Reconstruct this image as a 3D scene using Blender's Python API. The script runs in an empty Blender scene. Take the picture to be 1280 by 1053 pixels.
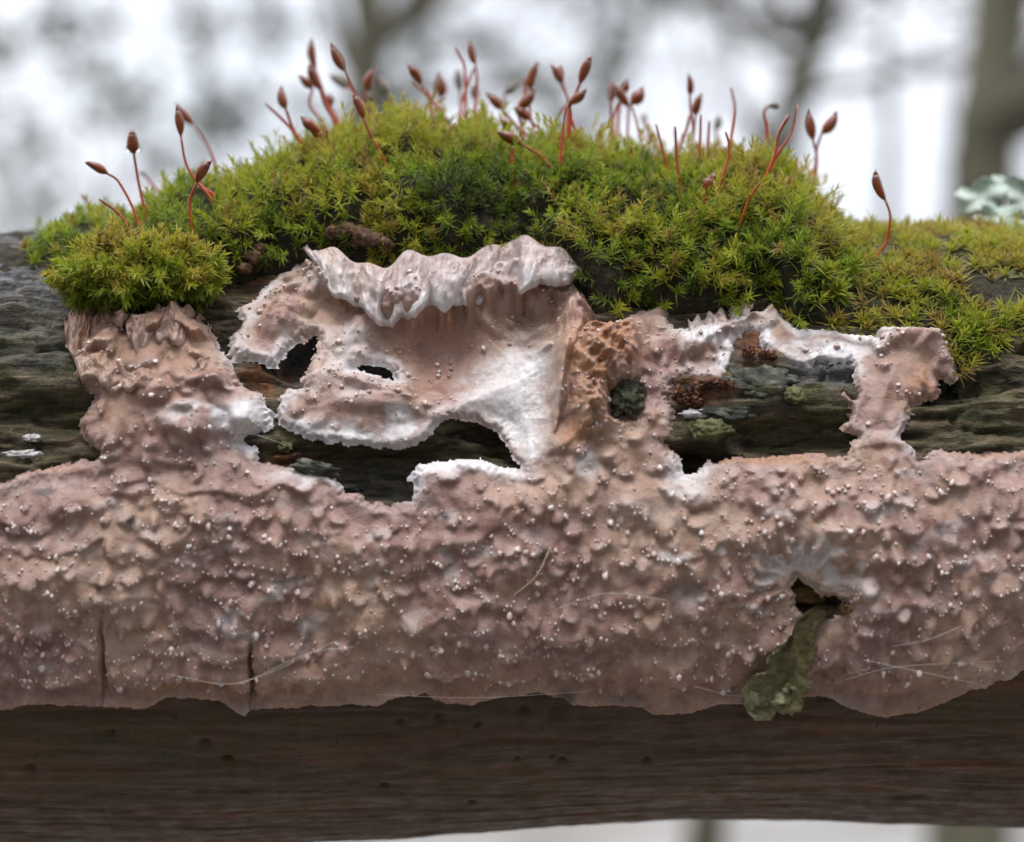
import bpy, math, random
import numpy as np
from mathutils import Vector, Matrix, noise as mnoise

random.seed(7)
rng = np.random.default_rng(7)
scene = bpy.context.scene
MM = 0.001

# ------------------------------------------------------------------ camera
CAM_D, CAM_Z, LENS = 150.0, 8.65, 68.4          # mm from log axis, mm above it, focal length
K = 36.0 / LENS / 1280.0                         # tangent per photograph pixel
cam_data = bpy.data.cameras.new('camera')
cam_data.lens = LENS
cam_data.sensor_width = 36.0
cam_data.clip_start = 0.01
cam_data.clip_end = 500.0
cam_data.dof.use_dof = True
cam_data.dof.focus_distance = 0.1315
cam_data.dof.aperture_fstop = 24.5
cam_data.dof.aperture_blades = 0
cam = bpy.data.objects.new('camera', cam_data)
cam.location = (0, -CAM_D * MM, CAM_Z * MM)
cam.rotation_euler = (math.radians(90), 0, 0)
scene.collection.objects.link(cam)
scene.camera = cam

# ------------------------------------------------------------------ overcast sky and weak soft sun
SUN_EL, SUN_AZ = 74.0, 200.0                     # degrees; azimuth clockwise from +Y
world = bpy.data.worlds.new('World')
scene.world = world
world.use_nodes = True
wn, wl = world.node_tree.nodes, world.node_tree.links
wn.clear()
w_out = wn.new('ShaderNodeOutputWorld')
w_bg = wn.new('ShaderNodeBackground')
w_sky = wn.new('ShaderNodeTexSky')
w_sky.sky_type = 'NISHITA'
w_sky.sun_disc = False
w_sky.sun_elevation = math.radians(SUN_EL)
w_sky.sun_rotation = math.radians(SUN_AZ)
w_sky.air_density = 1.0
w_sky.dust_density = 4.0
w_mix = wn.new('ShaderNodeMix')
w_mix.data_type = 'RGBA'
w_mix.inputs[0].default_value = 0.92             # closed cloud deck over most of the blue
w_cl = wn.new('ShaderNodeTexNoise')
w_cl.inputs['Scale'].default_value = 3.0
w_cl.inputs['Detail'].default_value = 4.0
w_rmp = wn.new('ShaderNodeValToRGB')
w_rmp.color_ramp.elements[0].position = 0.3
w_rmp.color_ramp.elements[0].color = (19.6, 20.6, 22.8, 1)
w_rmp.color_ramp.elements[1].position = 0.7
w_rmp.color_ramp.elements[1].color = (24.2, 25.0, 27.0, 1)
w_tc = wn.new('ShaderNodeTexCoord')
wl.new(w_tc.outputs['Generated'], w_cl.inputs['Vector'])
wl.new(w_cl.outputs['Fac'], w_rmp.inputs['Fac'])
wl.new(w_sky.outputs['Color'], w_mix.inputs[6])
w_sep = wn.new('ShaderNodeSeparateXYZ')               # standard overcast sky: (1 + 2 sin(elevation)) / 3
wl.new(w_tc.outputs['Generated'], w_sep.inputs[0])
w_el = wn.new('ShaderNodeMapRange')
for _i, _x in zip((1, 2, 3, 4), (0.0, 1.0, 0.285, 1.0)): w_el.inputs[_i].default_value = _x
wl.new(w_sep.outputs['Z'], w_el.inputs[0])
w_mul = wn.new('ShaderNodeVectorMath'); w_mul.operation = 'SCALE'
wl.new(w_rmp.outputs['Color'], w_mul.inputs[0]); wl.new(w_el.outputs[0], w_mul.inputs['Scale'])
wl.new(w_mul.outputs[0], w_mix.inputs[7])
wl.new(w_mix.outputs[2], w_bg.inputs['Color'])
w_bg.inputs['Strength'].default_value = 0.10
wl.new(w_bg.outputs['Background'], w_out.inputs['Surface'])

sun_data = bpy.data.lights.new('sun', 'SUN')
sun_data.energy = 1.5
sun_data.angle = math.radians(18)
sun_data.color = (1.0, 0.965, 0.92)
sun = bpy.data.objects.new('sun', sun_data)
_el, _az = math.radians(SUN_EL), math.radians(SUN_AZ)
_sd = Vector((math.sin(_az) * math.cos(_el), math.cos(_az) * math.cos(_el), math.sin(_el)))
sun.rotation_euler = _sd.to_track_quat('Z', 'Y').to_euler()
sun.location = _sd * 5
scene.collection.objects.link(sun)

vs = scene.view_settings
vs.view_transform = 'Standard'
vs.look = 'None'
vs.gamma = 1.0
vs.use_curve_mapping = False
vs.exposure = 0.5
scene.render.engine = 'CYCLES'
scene.cycles.use_denoising = True
scene.cycles.max_bounces = 8
scene.cycles.transparent_max_bounces = 8
scene.cycles.sample_clamp_indirect = 6.0

# ------------------------------------------------------------------ helpers
COL = scene.collection

def px_ray(px, py):
    return (px - 640.0) * K, -(py - 526.5) * K

def px_to_plane(px, py, y):
    """photograph pixel -> point (mm) in the upright plane y"""
    u, v = px_ray(px, py)
    t = y + CAM_D
    return np.array((u * t, y, CAM_Z + v * t))

def px_to_log(px, py, R):
    """photograph pixel -> (x mm, theta) on a cylinder of radius R about the log axis"""
    u, v = px_ray(px, py)
    a = 1 + v * v
    b = 2 * (-CAM_D + CAM_Z * v)
    c = CAM_D ** 2 + CAM_Z ** 2 - R * R
    disc = b * b - 4 * a * c
    t = (-b - math.sqrt(max(disc, 0.0))) / (2 * a)
    return u * t, math.atan2(CAM_Z + v * t, CAM_D - t)

def project(P):
    t = P[..., 1] + CAM_D
    return 640 + P[..., 0] / t / K, 526.5 - (P[..., 2] - CAM_Z) / t / K

_perm = np.random.default_rng(3).permutation(512)
_perm = np.concatenate([_perm, _perm, _perm])
_gang = np.random.default_rng(4).random(512) * 2 * np.pi
_gx, _gy = np.cos(_gang), np.sin(_gang)

def perlin(x, y, seed=0):
    x = np.asarray(x, float) + seed * 17.31
    y = np.asarray(y, float) + seed * 9.77
    xi = np.floor(x).astype(int); yi = np.floor(y).astype(int)
    xf = x - xi; yf = y - yi
    u = xf * xf * xf * (xf * (xf * 6 - 15) + 10)
    v = yf * yf * yf * (yf * (yf * 6 - 15) + 10)
    def g(ix, iy, dx, dy):
        h = _perm[(_perm[ix & 511] + iy) & 511]
        return _gx[h] * dx + _gy[h] * dy
    a = g(xi, yi, xf, yf); b = g(xi + 1, yi, xf - 1, yf)
    c = g(xi, yi + 1, xf, yf - 1); d = g(xi + 1, yi + 1, xf - 1, yf - 1)
    return 1.5 * ((a + u * (b - a)) + v * ((c + u * (d - c)) - (a + u * (b - a))))

def fbm(x, y, octaves=4, seed=0, gain=0.5):
    out, amp = 0, 1.0
    for k in range(octaves):
        out = out + amp * perlin(x * 2 ** k, y * 2 ** k, seed + k * 3)
        amp *= gain
    return out

def sstep(a, b, x):
    t = np.clip((x - a) / (b - a), 0, 1)
    return t * t * (3 - 2 * t)

def poly_sdf(poly, X, Y):
    """signed distance, positive inside"""
    poly = np.asarray(poly, float)
    d2 = np.full(X.shape, 1e18)
    ins = np.zeros(X.shape, bool)
    n = len(poly)
    for i in range(n):
        ax, ay = poly[i]; bx, by = poly[(i + 1) % n]
        ex, ey = bx - ax, by - ay
        wx, wy = X - ax, Y - ay
        t = np.clip((wx * ex + wy * ey) / max(ex * ex + ey * ey, 1e-12), 0, 1)
        dx, dy = wx - ex * t, wy - ey * t
        np.minimum(d2, dx * dx + dy * dy, out=d2)
        if ey != 0:
            cond = ((ay <= Y) & (by > Y)) | ((by <= Y) & (ay > Y))
            xi = ax + (Y - ay) / ey * ex
            ins ^= cond & (X < xi)
    d = np.sqrt(d2)
    return np.where(ins, d, -d)

def splats(PX, PY, items):
    """soft ellipses given as (px, py, rx, ry, weight)"""
    out = np.zeros(PX.shape)
    for (cx, cy, rx, ry, w) in items:
        q = ((PX - cx) / rx) ** 2 + ((PY - cy) / ry) ** 2
        out = np.maximum(out, w * np.exp(-q * q * 0.8))
    return out

def mesh_np(name, V, faces, smooth=True, attrs=None, normals=None):
    """V in mm (n,3); faces list of int arrays, each (m,3) or (m,4)"""
    me = bpy.data.meshes.new(name)
    V = np.asarray(V, np.float32) * MM
    if not isinstance(faces, (list, tuple)):
        faces = [faces]
    faces = [np.asarray(f, np.int32) for f in faces if len(f)]
    loops = np.concatenate([f.ravel() for f in faces])
    tot = np.concatenate([np.full(len(f), f.shape[1], np.int32) for f in faces])
    start = np.concatenate([[0], np.cumsum(tot)[:-1]]).astype(np.int32)
    me.vertices.add(len(V)); me.vertices.foreach_set('co', V.ravel())
    me.loops.add(len(loops)); me.loops.foreach_set('vertex_index', loops.astype(np.int32))
    me.polygons.add(len(tot)); me.polygons.foreach_set('loop_start', start)
    me.polygons.foreach_set('loop_total', tot)
    me.polygons.foreach_set('use_smooth', np.full(len(tot), smooth, bool))
    me.update(calc_edges=True)
    for k, a in (attrs or {}).items():
        at = me.attributes.new(k, 'FLOAT', 'POINT')
        at.data.foreach_set('value', np.asarray(a, np.float32).ravel())
    if normals is not None:
        me.normals_split_custom_set_from_vertices(np.asarray(normals, np.float32).tolist())
    return me

def link(name, me, mat=None, parent=None, label=None, cat=None, group=None, kind=None):
    o = bpy.data.objects.new(name, me)
    COL.objects.link(o)
    if mat is not None and me is not None and len(me.materials) == 0:
        me.materials.append(mat)
    o.parent = parent
    tag(o, label, cat, group, kind)
    return o

def tag(o, label=None, cat=None, group=None, kind=None):
    if label: o['label'] = label
    if cat: o['category'] = cat
    if group: o['group'] = group
    if kind: o['kind'] = kind

def empty(name, loc_mm, label, cat, group=None):
    o = bpy.data.objects.new(name, None)
    o.empty_display_size = 0.002
    o.location = Vector([c * MM for c in loc_mm])
    COL.objects.link(o)
    tag(o, label, cat, group)
    return o

def rel(V, root):
    """mesh coordinates relative to an Empty"""
    return np.asarray(V, float) - np.array(root.location) / MM

def grid_faces(nu, nv, mask=None):
    i = np.arange(nu - 1)[:, None] * nv + np.arange(nv - 1)[None, :]
    q = np.stack([i, i + nv, i + nv + 1, i + 1], -1)
    if mask is not None:
        return q[mask]
    return q.reshape(-1, 4)

def compact(V, F, *arrs):
    used = np.unique(F)
    remap = np.full(len(V), -1, np.int64); remap[used] = np.arange(len(used))
    return [V[used], remap[F]] + [a[used] for a in arrs]

def tube(pts, radii, sides=8, cap=True):
    """tapered tube along points (mm); returns V, [quads, tris]"""
    P = np.asarray(pts, float); n = len(P)
    T = np.gradient(P, axis=0)
    T /= np.linalg.norm(T, axis=1)[:, None] + 1e-12
    ref = np.array((0.31, 0.86, 0.4)) if abs(T[0] @ np.array((0, 1, 0))) < 0.9 else np.array((1.0, 0.1, 0.2))
    N = ref - (ref @ T[0]) * T[0]; N /= np.linalg.norm(N)
    V = []
    a = np.linspace(0, 2 * np.pi, sides, endpoint=False)
    for i in range(n):
        N = N - (N @ T[i]) * T[i]; N /= np.linalg.norm(N) + 1e-12
        B = np.cross(T[i], N)
        V.append(P[i] + radii[i] * (np.cos(a)[:, None] * N + np.sin(a)[:, None] * B))
    V = np.concatenate(V)
    q = []
    for i in range(n - 1):
        for k in range(sides):
            k2 = (k + 1) % sides
            q.append((i * sides + k, i * sides + k2, (i + 1) * sides + k2, (i + 1) * sides + k))
    tr = []
    if cap:
        V = np.vstack([V, P[0], P[-1]])
        b0, b1 = n * sides, n * sides + 1
        for k in range(sides):
            k2 = (k + 1) % sides
            tr.append((b0, k2, k)); tr.append((b1, (n - 1) * sides + k, (n - 1) * sides + k2))
    return V, [np.array(q, np.int32), np.array(tr, np.int32).reshape(-1, 3)]

def smooth_path(pts, n=14):
    """Catmull-Rom through points"""
    P = np.asarray(pts, float)
    if len(P) == 2:
        t = np.linspace(0, 1, n)[:, None]
        return P[0] * (1 - t) + P[1] * t
    Q = np.vstack([2 * P[0] - P[1], P, 2 * P[-1] - P[-2]])
    out = []
    seg = len(P) - 1
    for s in np.linspace(0, seg - 1e-6, n):
        i = int(s); t = s - i
        p0, p1, p2, p3 = Q[i], Q[i + 1], Q[i + 2], Q[i + 3]
        out.append(0.5 * (2 * p1 + (p2 - p0) * t + (2 * p0 - 5 * p1 + 4 * p2 - p3) * t * t + (3 * p1 - p0 - 3 * p2 + p3) * t ** 3))
    return np.array(out)

def ico(sub):
    import bmesh
    bm = bmesh.new()
    bmesh.ops.create_icosphere(bm, subdivisions=sub, radius=1.0)
    V = np.array([v.co[:] for v in bm.verts]); F = np.array([[v.index for v in f.verts] for f in bm.faces])
    bm.free()
    return V, F

ICO = {k: ico(k) for k in (1, 2, 3, 4)}

def merge(parts):
    """[(V, [faces...]), ...] -> one V and faces"""
    Vs, q, t, off = [], [], [], 0
    for V, fs in parts:
        Vs.append(V)
        for f in fs:
            if len(f) == 0: continue
            (q if f.shape[1] == 4 else t).append(f + off)
        off += len(V)
    out = []
    if q: out.append(np.concatenate(q))
    if t: out.append(np.concatenate(t))
    return np.concatenate(Vs), out

# ------------------------------------------------------------------ materials
class NT:
    def __init__(self, name):
        self.m = bpy.data.materials.new(name); self.m.use_nodes = True
        self.n, self.l = self.m.node_tree.nodes, self.m.node_tree.links
        self.b = self.n['Principled BSDF']; self.out = self.n['Material Output']
    def val(self, s):
        return s
    def attr(self, name):
        a = self.n.new('ShaderNodeAttribute'); a.attribute_name = name
        return a.outputs['Fac']
    def pos(self, scale=(1, 1, 1)):
        t = self.n.new('ShaderNodeNewGeometry')
        mp = self.n.new('ShaderNodeMapping'); mp.inputs['Scale'].default_value = scale
        self.l.new(t.outputs['Position'], mp.inputs['Vector'])
        return mp.outputs['Vector']
    def noise(self, scale, detail=4, rough=0.55, vec=None, dist=0.0):
        t = self.n.new('ShaderNodeTexNoise')
        t.inputs['Scale'].default_value = scale; t.inputs['Detail'].default_value = detail
        t.inputs['Roughness'].default_value = rough; t.inputs['Distortion'].default_value = dist
        self.l.new(vec if vec is not None else self.pos(), t.inputs['Vector'])
        return t.outputs['Fac']
    def ramp(self, fac, stops):
        r = self.n.new('ShaderNodeValToRGB')
        e = r.color_ramp.elements
        while len(e) < len(stops): e.new(0.5)
        for el, (p, c) in zip(e, stops):
            el.position = p; el.color = (*c, 1) if len(c) == 3 else c
        self.l.new(fac, r.inputs['Fac'])
        return r.outputs['Color']
    def step(self, fac, a, b, lo=0.0, hi=1.0):
        r = self.n.new('ShaderNodeMapRange'); r.interpolation_type = 'SMOOTHSTEP'
        for i, x in zip((1, 2, 3, 4), (a, b, lo, hi)): r.inputs[i].default_value = x
        self.l.new(fac, r.inputs[0])
        return r.outputs[0]
    def mix(self, fac, a, b):
        m = self.n.new('ShaderNodeMix'); m.data_type = 'RGBA'
        for i, x in ((0, fac), (6, a), (7, b)):
            if isinstance(x, (int, float)): m.inputs[i].default_value = x
            elif isinstance(x, tuple): m.inputs[i].default_value = (*x, 1)
            else: self.l.new(x, m.inputs[i])
        return m.outputs[2]
    def math(self, op, a, b=None):
        m = self.n.new('ShaderNodeMath'); m.operation = op
        for i, x in ((0, a), (1, b)):
            if x is None: continue
            if isinstance(x, (int, float)): m.inputs[i].default_value = x
            else: self.l.new(x, m.inputs[i])
        return m.outputs[0]
    def bump(self, h, strength, dist):
        b = self.n.new('ShaderNodeBump')
        b.inputs['Strength'].default_value = strength; b.inputs['Distance'].default_value = dist
        self.l.new(h, b.inputs['Height']); self.l.new(b.outputs['Normal'], self.b.inputs['Normal'])
    def set(self, **kw):
        for k, x in kw.items():
            s = self.b.inputs[k.replace('_', ' ')]
            if isinstance(x, (int, float)): s.default_value = x
            elif isinstance(x, tuple): s.default_value = (*x, 1) if len(s.default_value) == 4 and len(x) == 3 else x
            else: self.l.new(x, s)
    def translucent(self, col, fac):
        t = self.n.new('ShaderNodeBsdfTranslucent'); self.l.new(col, t.inputs['Color'])
        mx = self.n.new('ShaderNodeMixShader'); mx.inputs[0].default_value = fac
        self.l.new(self.b.outputs[0], mx.inputs[1]); self.l.new(t.outputs[0], mx.inputs[2])
        self.l.new(mx.outputs[0], self.out.inputs['Surface'])

def fungus_material():
    k = NT('crust_fungus')
    n1 = k.noise(110, 5, 0.65)
    n2 = k.noise(900, 4, 0.6)
    n3 = k.noise(3500, 3, 0.6)
    base = k.ramp(n1, [(0.33, (0.232, 0.118, 0.100)), (0.47, (0.282, 0.160, 0.130)), (0.60, (0.375, 0.232, 0.160)), (0.74, (0.42, 0.288, 0.212))])
    base = k.mix(k.step(n2, 0.45, 0.75), base, (0.41, 0.30, 0.26))
    base = k.mix(k.math('MULTIPLY', k.step(n2, 0.5, 0.25), 0.75), base, (0.17, 0.078, 0.058))
    base = k.mix(k.math('MULTIPLY', k.attr('tip'), 0.9), base, (0.60, 0.50, 0.46))
    oc = k.math('MULTIPLY', k.attr('ochre'), k.step(n2, 0.3, 0.58))
    base = k.mix(oc, base, k.ramp(n3, [(0.3, (0.22, 0.078, 0.026)), (0.7, (0.43, 0.20, 0.075))]))
    wh = k.math('MULTIPLY', k.attr('margin'), k.step(n2, 0.12, 0.45, 0.55, 1.0))
    base = k.mix(wh, base, k.ramp(n3, [(0.3, (0.54, 0.505, 0.50)), (0.7, (0.74, 0.725, 0.735))]))
    sp = k.step(k.noise(1300, 2, 0.5), 0.72, 0.78)
    base = k.mix(k.math('MULTIPLY', sp, 0.6), base, (0.08, 0.05, 0.04))
    base = k.mix(k.attr('stain_shade'), base, (0.05, 0.035, 0.03))  # dark spots, plus shade painted into a groove and the margin cracks
    k.set(Base_Color=base, Roughness=k.step(n2, 0.3, 0.7, 0.34, 0.6), Subsurface_Weight=0.12,
          Subsurface_Radius=(1.0, 0.45, 0.3), Subsurface_Scale=0.0005, Specular_IOR_Level=0.5)
    k.bump(k.math('MULTIPLY', k.math('ADD', k.noise(2600, 5, 0.7), k.math('MULTIPLY', k.noise(7500, 3, 0.65), 0.6)), k.step(k.attr('margin'), 0.3, 0.95, 1.0, 0.25)), 0.65, 0.00014)
    return k.m

def log_material():
    k = NT('log_bark')
    grain = k.pos((0.16, 1, 1))
    g1 = k.noise(1500, 6, 0.7, grain)
    g2 = k.noise(420, 5, 0.6, grain)
    n2 = k.noise(600, 5, 0.65)
    n3 = k.noise(2500, 4, 0.65)
    wood = k.ramp(g1, [(0.25, (0.030, 0.016, 0.009)), (0.5, (0.062, 0.035, 0.019)), (0.78, (0.098, 0.056, 0.031))])
    wood = k.mix(k.step(g2, 0.45, 0.7, 0, 0.5), wood, (0.155, 0.058, 0.026))
    bark = k.ramp(g1, [(0.37, (0.010, 0.007, 0.004)), (0.52, (0.095, 0.070, 0.038)), (0.70, (0.26, 0.20, 0.12))])
    c = k.mix(k.attr('bark'), wood, bark)
    gr = k.ramp(n3, [(0.3, (0.07, 0.07, 0.074)), (0.7, (0.21, 0.205, 0.21))])
    c = k.mix(k.math('MULTIPLY', k.attr('grey'), k.step(n2, 0.25, 0.55)), c, gr)
    alg = k.ramp(n3, [(0.3, (0.028, 0.034, 0.012)), (0.55, (0.075, 0.082, 0.028)), (0.75, (0.17, 0.19, 0.05))])
    c = k.mix(k.math('MULTIPLY', k.attr('algae'), k.step(n2, 0.42, 0.62)), c, alg)
    c = k.mix(k.math('MULTIPLY', k.attr('rust'), k.step(n2, 0.35, 0.55)), c, k.ramp(n3, [(0.3, (0.10, 0.03, 0.012)), (0.7, (0.36, 0.15, 0.06))]))
    c = k.mix(k.math('MULTIPLY', k.step(n2, 0.36, 0.28), 0.8), c, (0.008, 0.007, 0.006))
    k.set(Base_Color=c, Roughness=k.step(n2, 0.3, 0.7, 0.5, 0.85), Specular_IOR_Level=0.35)
    k.bump(k.math('MULTIPLY', k.math('ADD', g1, k.math('MULTIPLY', n3, 0.7)), k.step(k.attr('bark'), 0, 1, 0.3, 1.0)), 1.0, 0.0005)
    return k.m

def moss_material(name, stops):
    k = NT(name)
    n2 = k.noise(500, 3, 0.6)
    f = k.math('ADD', k.attr('tint'), k.math('MULTIPLY', k.math('SUBTRACT', n2, 0.5), 0.35))
    c = k.ramp(f, stops)
    c = k.mix(k.math('MULTIPLY', k.attr('along'), 0.4), c, (0.30, 0.29, 0.07))
    k.set(Base_Color=c, Roughness=0.5, Specular_IOR_Level=0.4)
    k.translucent(c, 0.42)
    return k.m

def simple(name, stops, scale=800, rough=0.6, stretch=(1, 1, 1), bump=0.4, dist=0.0002, spec=0.4, detail=5):
    k = NT(name)
    f = k.noise(scale, detail, 0.6, k.pos(stretch))
    k.set(Base_Color=k.ramp(f, stops), Roughness=rough, Specular_IOR_Level=spec)
    k.bump(f, bump, dist)
    return k.m

M = {}
M['fungus'] = fungus_material()
M['log'] = log_material()
GREEN = [(0.0, (0.02, 0.03, 0.004)), (0.22, (0.07, 0.13, 0.008)), (0.42, (0.21, 0.31, 0.014)), (0.62, (0.40, 0.41, 0.026)), (0.82, (0.44, 0.34, 0.05)), (1.0, (0.25, 0.14, 0.04))]
M['moss'] = moss_material('moss_green', GREEN)
M['soil'] = simple('moss_soil', [(0.3, (0.008, 0.007, 0.004)), (0.7, (0.05, 0.04, 0.018))], 1500, 0.9, bump=0.9, dist=0.0006)

# ------------------------------------------------------------------ the log
R0 = 23.1

def bottom_extra(x):
    px = 640 + x / (CAM_D - 5) / K
    row = np.interp(px, [-400, 0, 300, 500, 700, 860, 1000, 1280, 1700], [1070, 1061, 1057, 1047, 1031, 1025, 1028, 1034, 1044])
    return (row - 1050) * K * 145

def log_low(x, th):
    """slow shape of the log, shared by everything that grows on it"""
    return (R0 + bottom_extra(x) * sstep(0.0, 1.2, -th) + 0.35 * perlin(x / 21.0, th * 1.6, 5))

def cyl(x, th, r):
    return np.stack([x + 0 * th, -r * np.cos(th), r * np.sin(th)], -1)

xs_f = np.arange(-47, 47.01, 0.2)
xs_o = 47 + np.cumsum(0.35 * 1.17 ** np.arange(34)); xs_o = xs_o[xs_o < 640]
xs = np.concatenate([-xs_o[::-1], xs_f, xs_o])
th_f = np.radians(np.arange(-100, 112, 0.5))
th_b = np.radians(np.arange(112, 260, 4.0))
ths = np.concatenate([th_f, th_b])
X, TH = np.meshgrid(xs, ths, indexing='ij')
base = cyl(X, TH, log_low(X, TH))
PX, PY = project(base)
front = (TH < math.radians(88)) & (TH > math.radians(-85))
S = TH * R0
# relief: long grain, cracks, plates
lower = sstep(0.0, -0.45, TH)                       # smooth barkless wood on the underside
upper = 1 - lower
grain = fbm(X / 9.0, S / 0.9, 4, 11)
fine = fbm(X / 2.2, S / 0.5, 3, 21)
ridge = 1 - np.abs(fbm(X / 14.0, S / 2.6, 3, 31)) - 0.45 * np.abs(perlin(X / 7.0, S / 0.8, 35))
rel_log = upper * (0.42 * grain + 0.2 * fine + 0.7 * (ridge - 0.8)) + lower * (0.10 * grain + 0.04 * fine - 0.12 * (1 - sstep(0.0, 0.10, np.abs(perlin(X / 30.0, S / 2.6, 36)))))
recess = splats(PX, PY, [(480, 590, 150, 45, 1.6), (590, 560, 60, 45, 1.2), (870, 585, 45, 30, 2.2), (375, 440, 40, 40, 1.4), (470, 448, 35, 18, 1.2),
                         (1000, 545, 90, 25, 1.2), (1180, 485, 60, 20, 0.9), (60, 520, 90, 26, 0.8), (60, 400, 70, 12, .5), (1005, 752, 38, 28, 1.6)])
raised = splats(PX, PY, [(930, 480, 60, 42, 1.3), (880, 540, 40, 22, 0.9), (335, 560, 50, 18, 0.6), (390, 590, 55, 16, 1.2), (1010, 500, 60, 30, 0.5), (60, 470, 60, 18, 0.7), (40, 350, 60, 30, 0.4), (1225, 510, 80, 14, .7), (1220, 460, 80, 10, .5)])
# shrinkage cracks of the grey bark
ck = np.abs(perlin(X / 5.5 + 0.5 * fbm(X / 3, S / 3, 2, 61), S / 3.2, 41))
cracks = (1 - sstep(0.0, 0.06, ck)) * splats(PX, PY, [(40, 340, 120, 70, 1.0), (1250, 370, 80, 50, 1.0)]) * front
ck2 = np.abs(perlin(X / 16.0 + 0.3 * fbm(X / 5, S / 3, 2, 62), S / 2.6, 42))
cracks2 = (1 - sstep(0.0, 0.07, ck2)) * upper
rel_log = rel_log + np.where(front, 0.55 * raised - 1.5 * recess, 0) - 0.7 * cracks - 0.45 * cracks2
# pits on the underside
for (cx, cy, r) in [(500, 907, 4), (548, 903, 5), (597, 912, 3), (690, 955, 3), (703, 960, 4), (647, 957, 3), (810, 962, 5), (590, 1012, 4), (480, 985, 4), (258, 925, 5), (285, 945, 5), (140, 915, 4), (40, 955, 6), (700, 895, 9), (655, 895, 7)]:
    px_x, px_t = px_to_log(cx, cy, R0)
    q = ((X - px_x) ** 2 + (S - px_t * R0) ** 2) / (r / 18.5 * 1.2) ** 2
    rel_log -= 0.5 * np.exp(-q)
def RF(py):
    """radius at which the photograph's outline is caught: the frill stands proud near the top"""
    return R0 + 0.8 + 1.7 * float(sstep(430, 330, np.array(py, float)))
def topoly(pts):
    return np.array([(lambda q: (q[0], q[1] * R0))(px_to_log(a, b, RF(b))) for (a, b) in pts])
OUTLINE = [(-260, 615), (-150, 590), (-60, 604), (0, 600), (20, 588), (45, 580), (75, 577), (100, 572), (113, 572), (118, 562), (108, 548), (97, 528), (97, 520), (110, 500), (113, 490), (97, 475), (83, 462), (95, 447), (90, 437), (82, 420), (88, 400), (88, 378), (100, 376), (130, 377), (160, 384), (180, 390), (190, 378), (215, 372), (240, 378), (258, 388), (266, 408), (275, 428), (290, 450), (300, 475), (318, 482), (335, 492), (340, 510), (338, 525), (322, 538), (300, 550), (318, 556), (322, 570), (345, 580), (375, 582), (410, 587), (425, 600), (430, 612), (450, 620), (465, 630), (480, 630), (500, 625), (515, 625), (517, 608), (514, 595), (522, 580), (545, 572), (575, 570), (600, 565), (615, 575), (640, 582), (655, 585), (652, 575), (640, 560), (635, 545), (628, 530), (625, 520), (600, 515), (575, 512), (560, 510), (545, 525), (535, 540), (510, 553), (490, 558), (460, 553), (430, 550), (400, 545), (370, 535), (345, 522), (342, 505), (345, 490), (360, 478), (380, 476), (375, 465), (382, 450), (393, 430), (398, 415), (392, 405), (383, 407), (365, 420), (352, 435), (345, 448), (330, 445), (310, 443), (290, 442), (285, 430), (288, 412), (296, 395), (297, 375), (293, 362), (297, 352), (312, 340), (330, 322), (350, 308), (375, 296), (395, 302), (420, 305), (440, 313), (450, 322), (475, 330), (490, 322), (500, 312), (520, 308), (545, 312), (570, 315), (600, 308), (620, 300), (650, 290), (680, 297), (705, 308), (725, 325), (740, 345), (748, 360), (745, 378), (755, 390), (775, 380), (800, 360), (825, 350), (848, 352), (845, 362), (838, 375), (842, 395), (870, 390), (900, 380), (925, 375), (935, 362), (950, 362), (968, 347), (975, 352), (985, 372), (998, 385), (1000, 395), (1030, 393), (1060, 400), (1085, 408), (1100, 408), (1102, 395), (1118, 390), (1140, 392), (1165, 393), (1185, 400), (1190, 420), (1198, 440), (1200, 460), (1190, 468), (1180, 465), (1180, 480), (1168, 490), (1155, 495), (1143, 500), (1140, 515), (1135, 530), (1130, 540), (1140, 548), (1150, 562), (1155, 568), (1180, 560), (1200, 558), (1230, 562), (1260, 558), (1290, 560), (1350, 552), (1420, 575), (1490, 610), (1530, 700), (1480, 800), (1400, 850), (1340, 845), (1280, 848), (1260, 858), (1220, 868), (1190, 885), (1150, 900), (1110, 907), (1080, 902), (1050, 890), (1025, 880), (1000, 882), (980, 888), (960, 895), (930, 890), (900, 893), (870, 900), (840, 905), (815, 903), (800, 895), (760, 893), (715, 893), (700, 882), (670, 878), (640, 880), (620, 885), (590, 890), (560, 888), (530, 878), (500, 880), (470, 890), (420, 887), (370, 890), (316, 890), (308, 898), (295, 893), (270, 880), (230, 876), (210, 878), (190, 888), (150, 890), (100, 888), (60, 885), (25, 888), (0, 893), (-60, 890), (-160, 870), (-250, 800), (-290, 700)]
HOLES = [
    [(861, 592), (854, 590), (848, 570), (834, 551), (842, 535), (845, 508), (838, 493), (842, 474), (861, 466), (877, 472), (904, 472), (919, 451), (924, 432), (922, 424), (931, 412), (940, 400), (949, 404), (951, 420), (965, 438), (983, 447), (1004, 450), (1032, 444), (1066, 444), (1068, 454), (1073, 470), (1068, 488), (1060, 478), (1048, 478), (1048, 490), (1060, 502), (1062, 514), (1057, 527), (1072, 539), (1068, 557), (1065, 568), (1045, 570), (1033, 563), (1012, 562), (977, 568), (934, 566), (910, 569), (889, 572), (874, 587)],
    [(440, 447), (452, 441), (472, 439), (493, 441), (493, 456), (480, 457), (465, 452), (450, 452)],
    [(988, 738), (998, 722), (1010, 730), (1030, 745), (1058, 754), (1052, 764), (1030, 771), (1008, 778), (1000, 765)],
    [(770, 487), (780, 479), (792, 480), (799, 492), (799, 505), (791, 515), (778, 516), (769, 506)],
]
under = poly_sdf(topoly(OUTLINE), X, S)
for h in HOLES: under = np.minimum(under, -poly_sdf(topoly(h), X, S))
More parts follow.
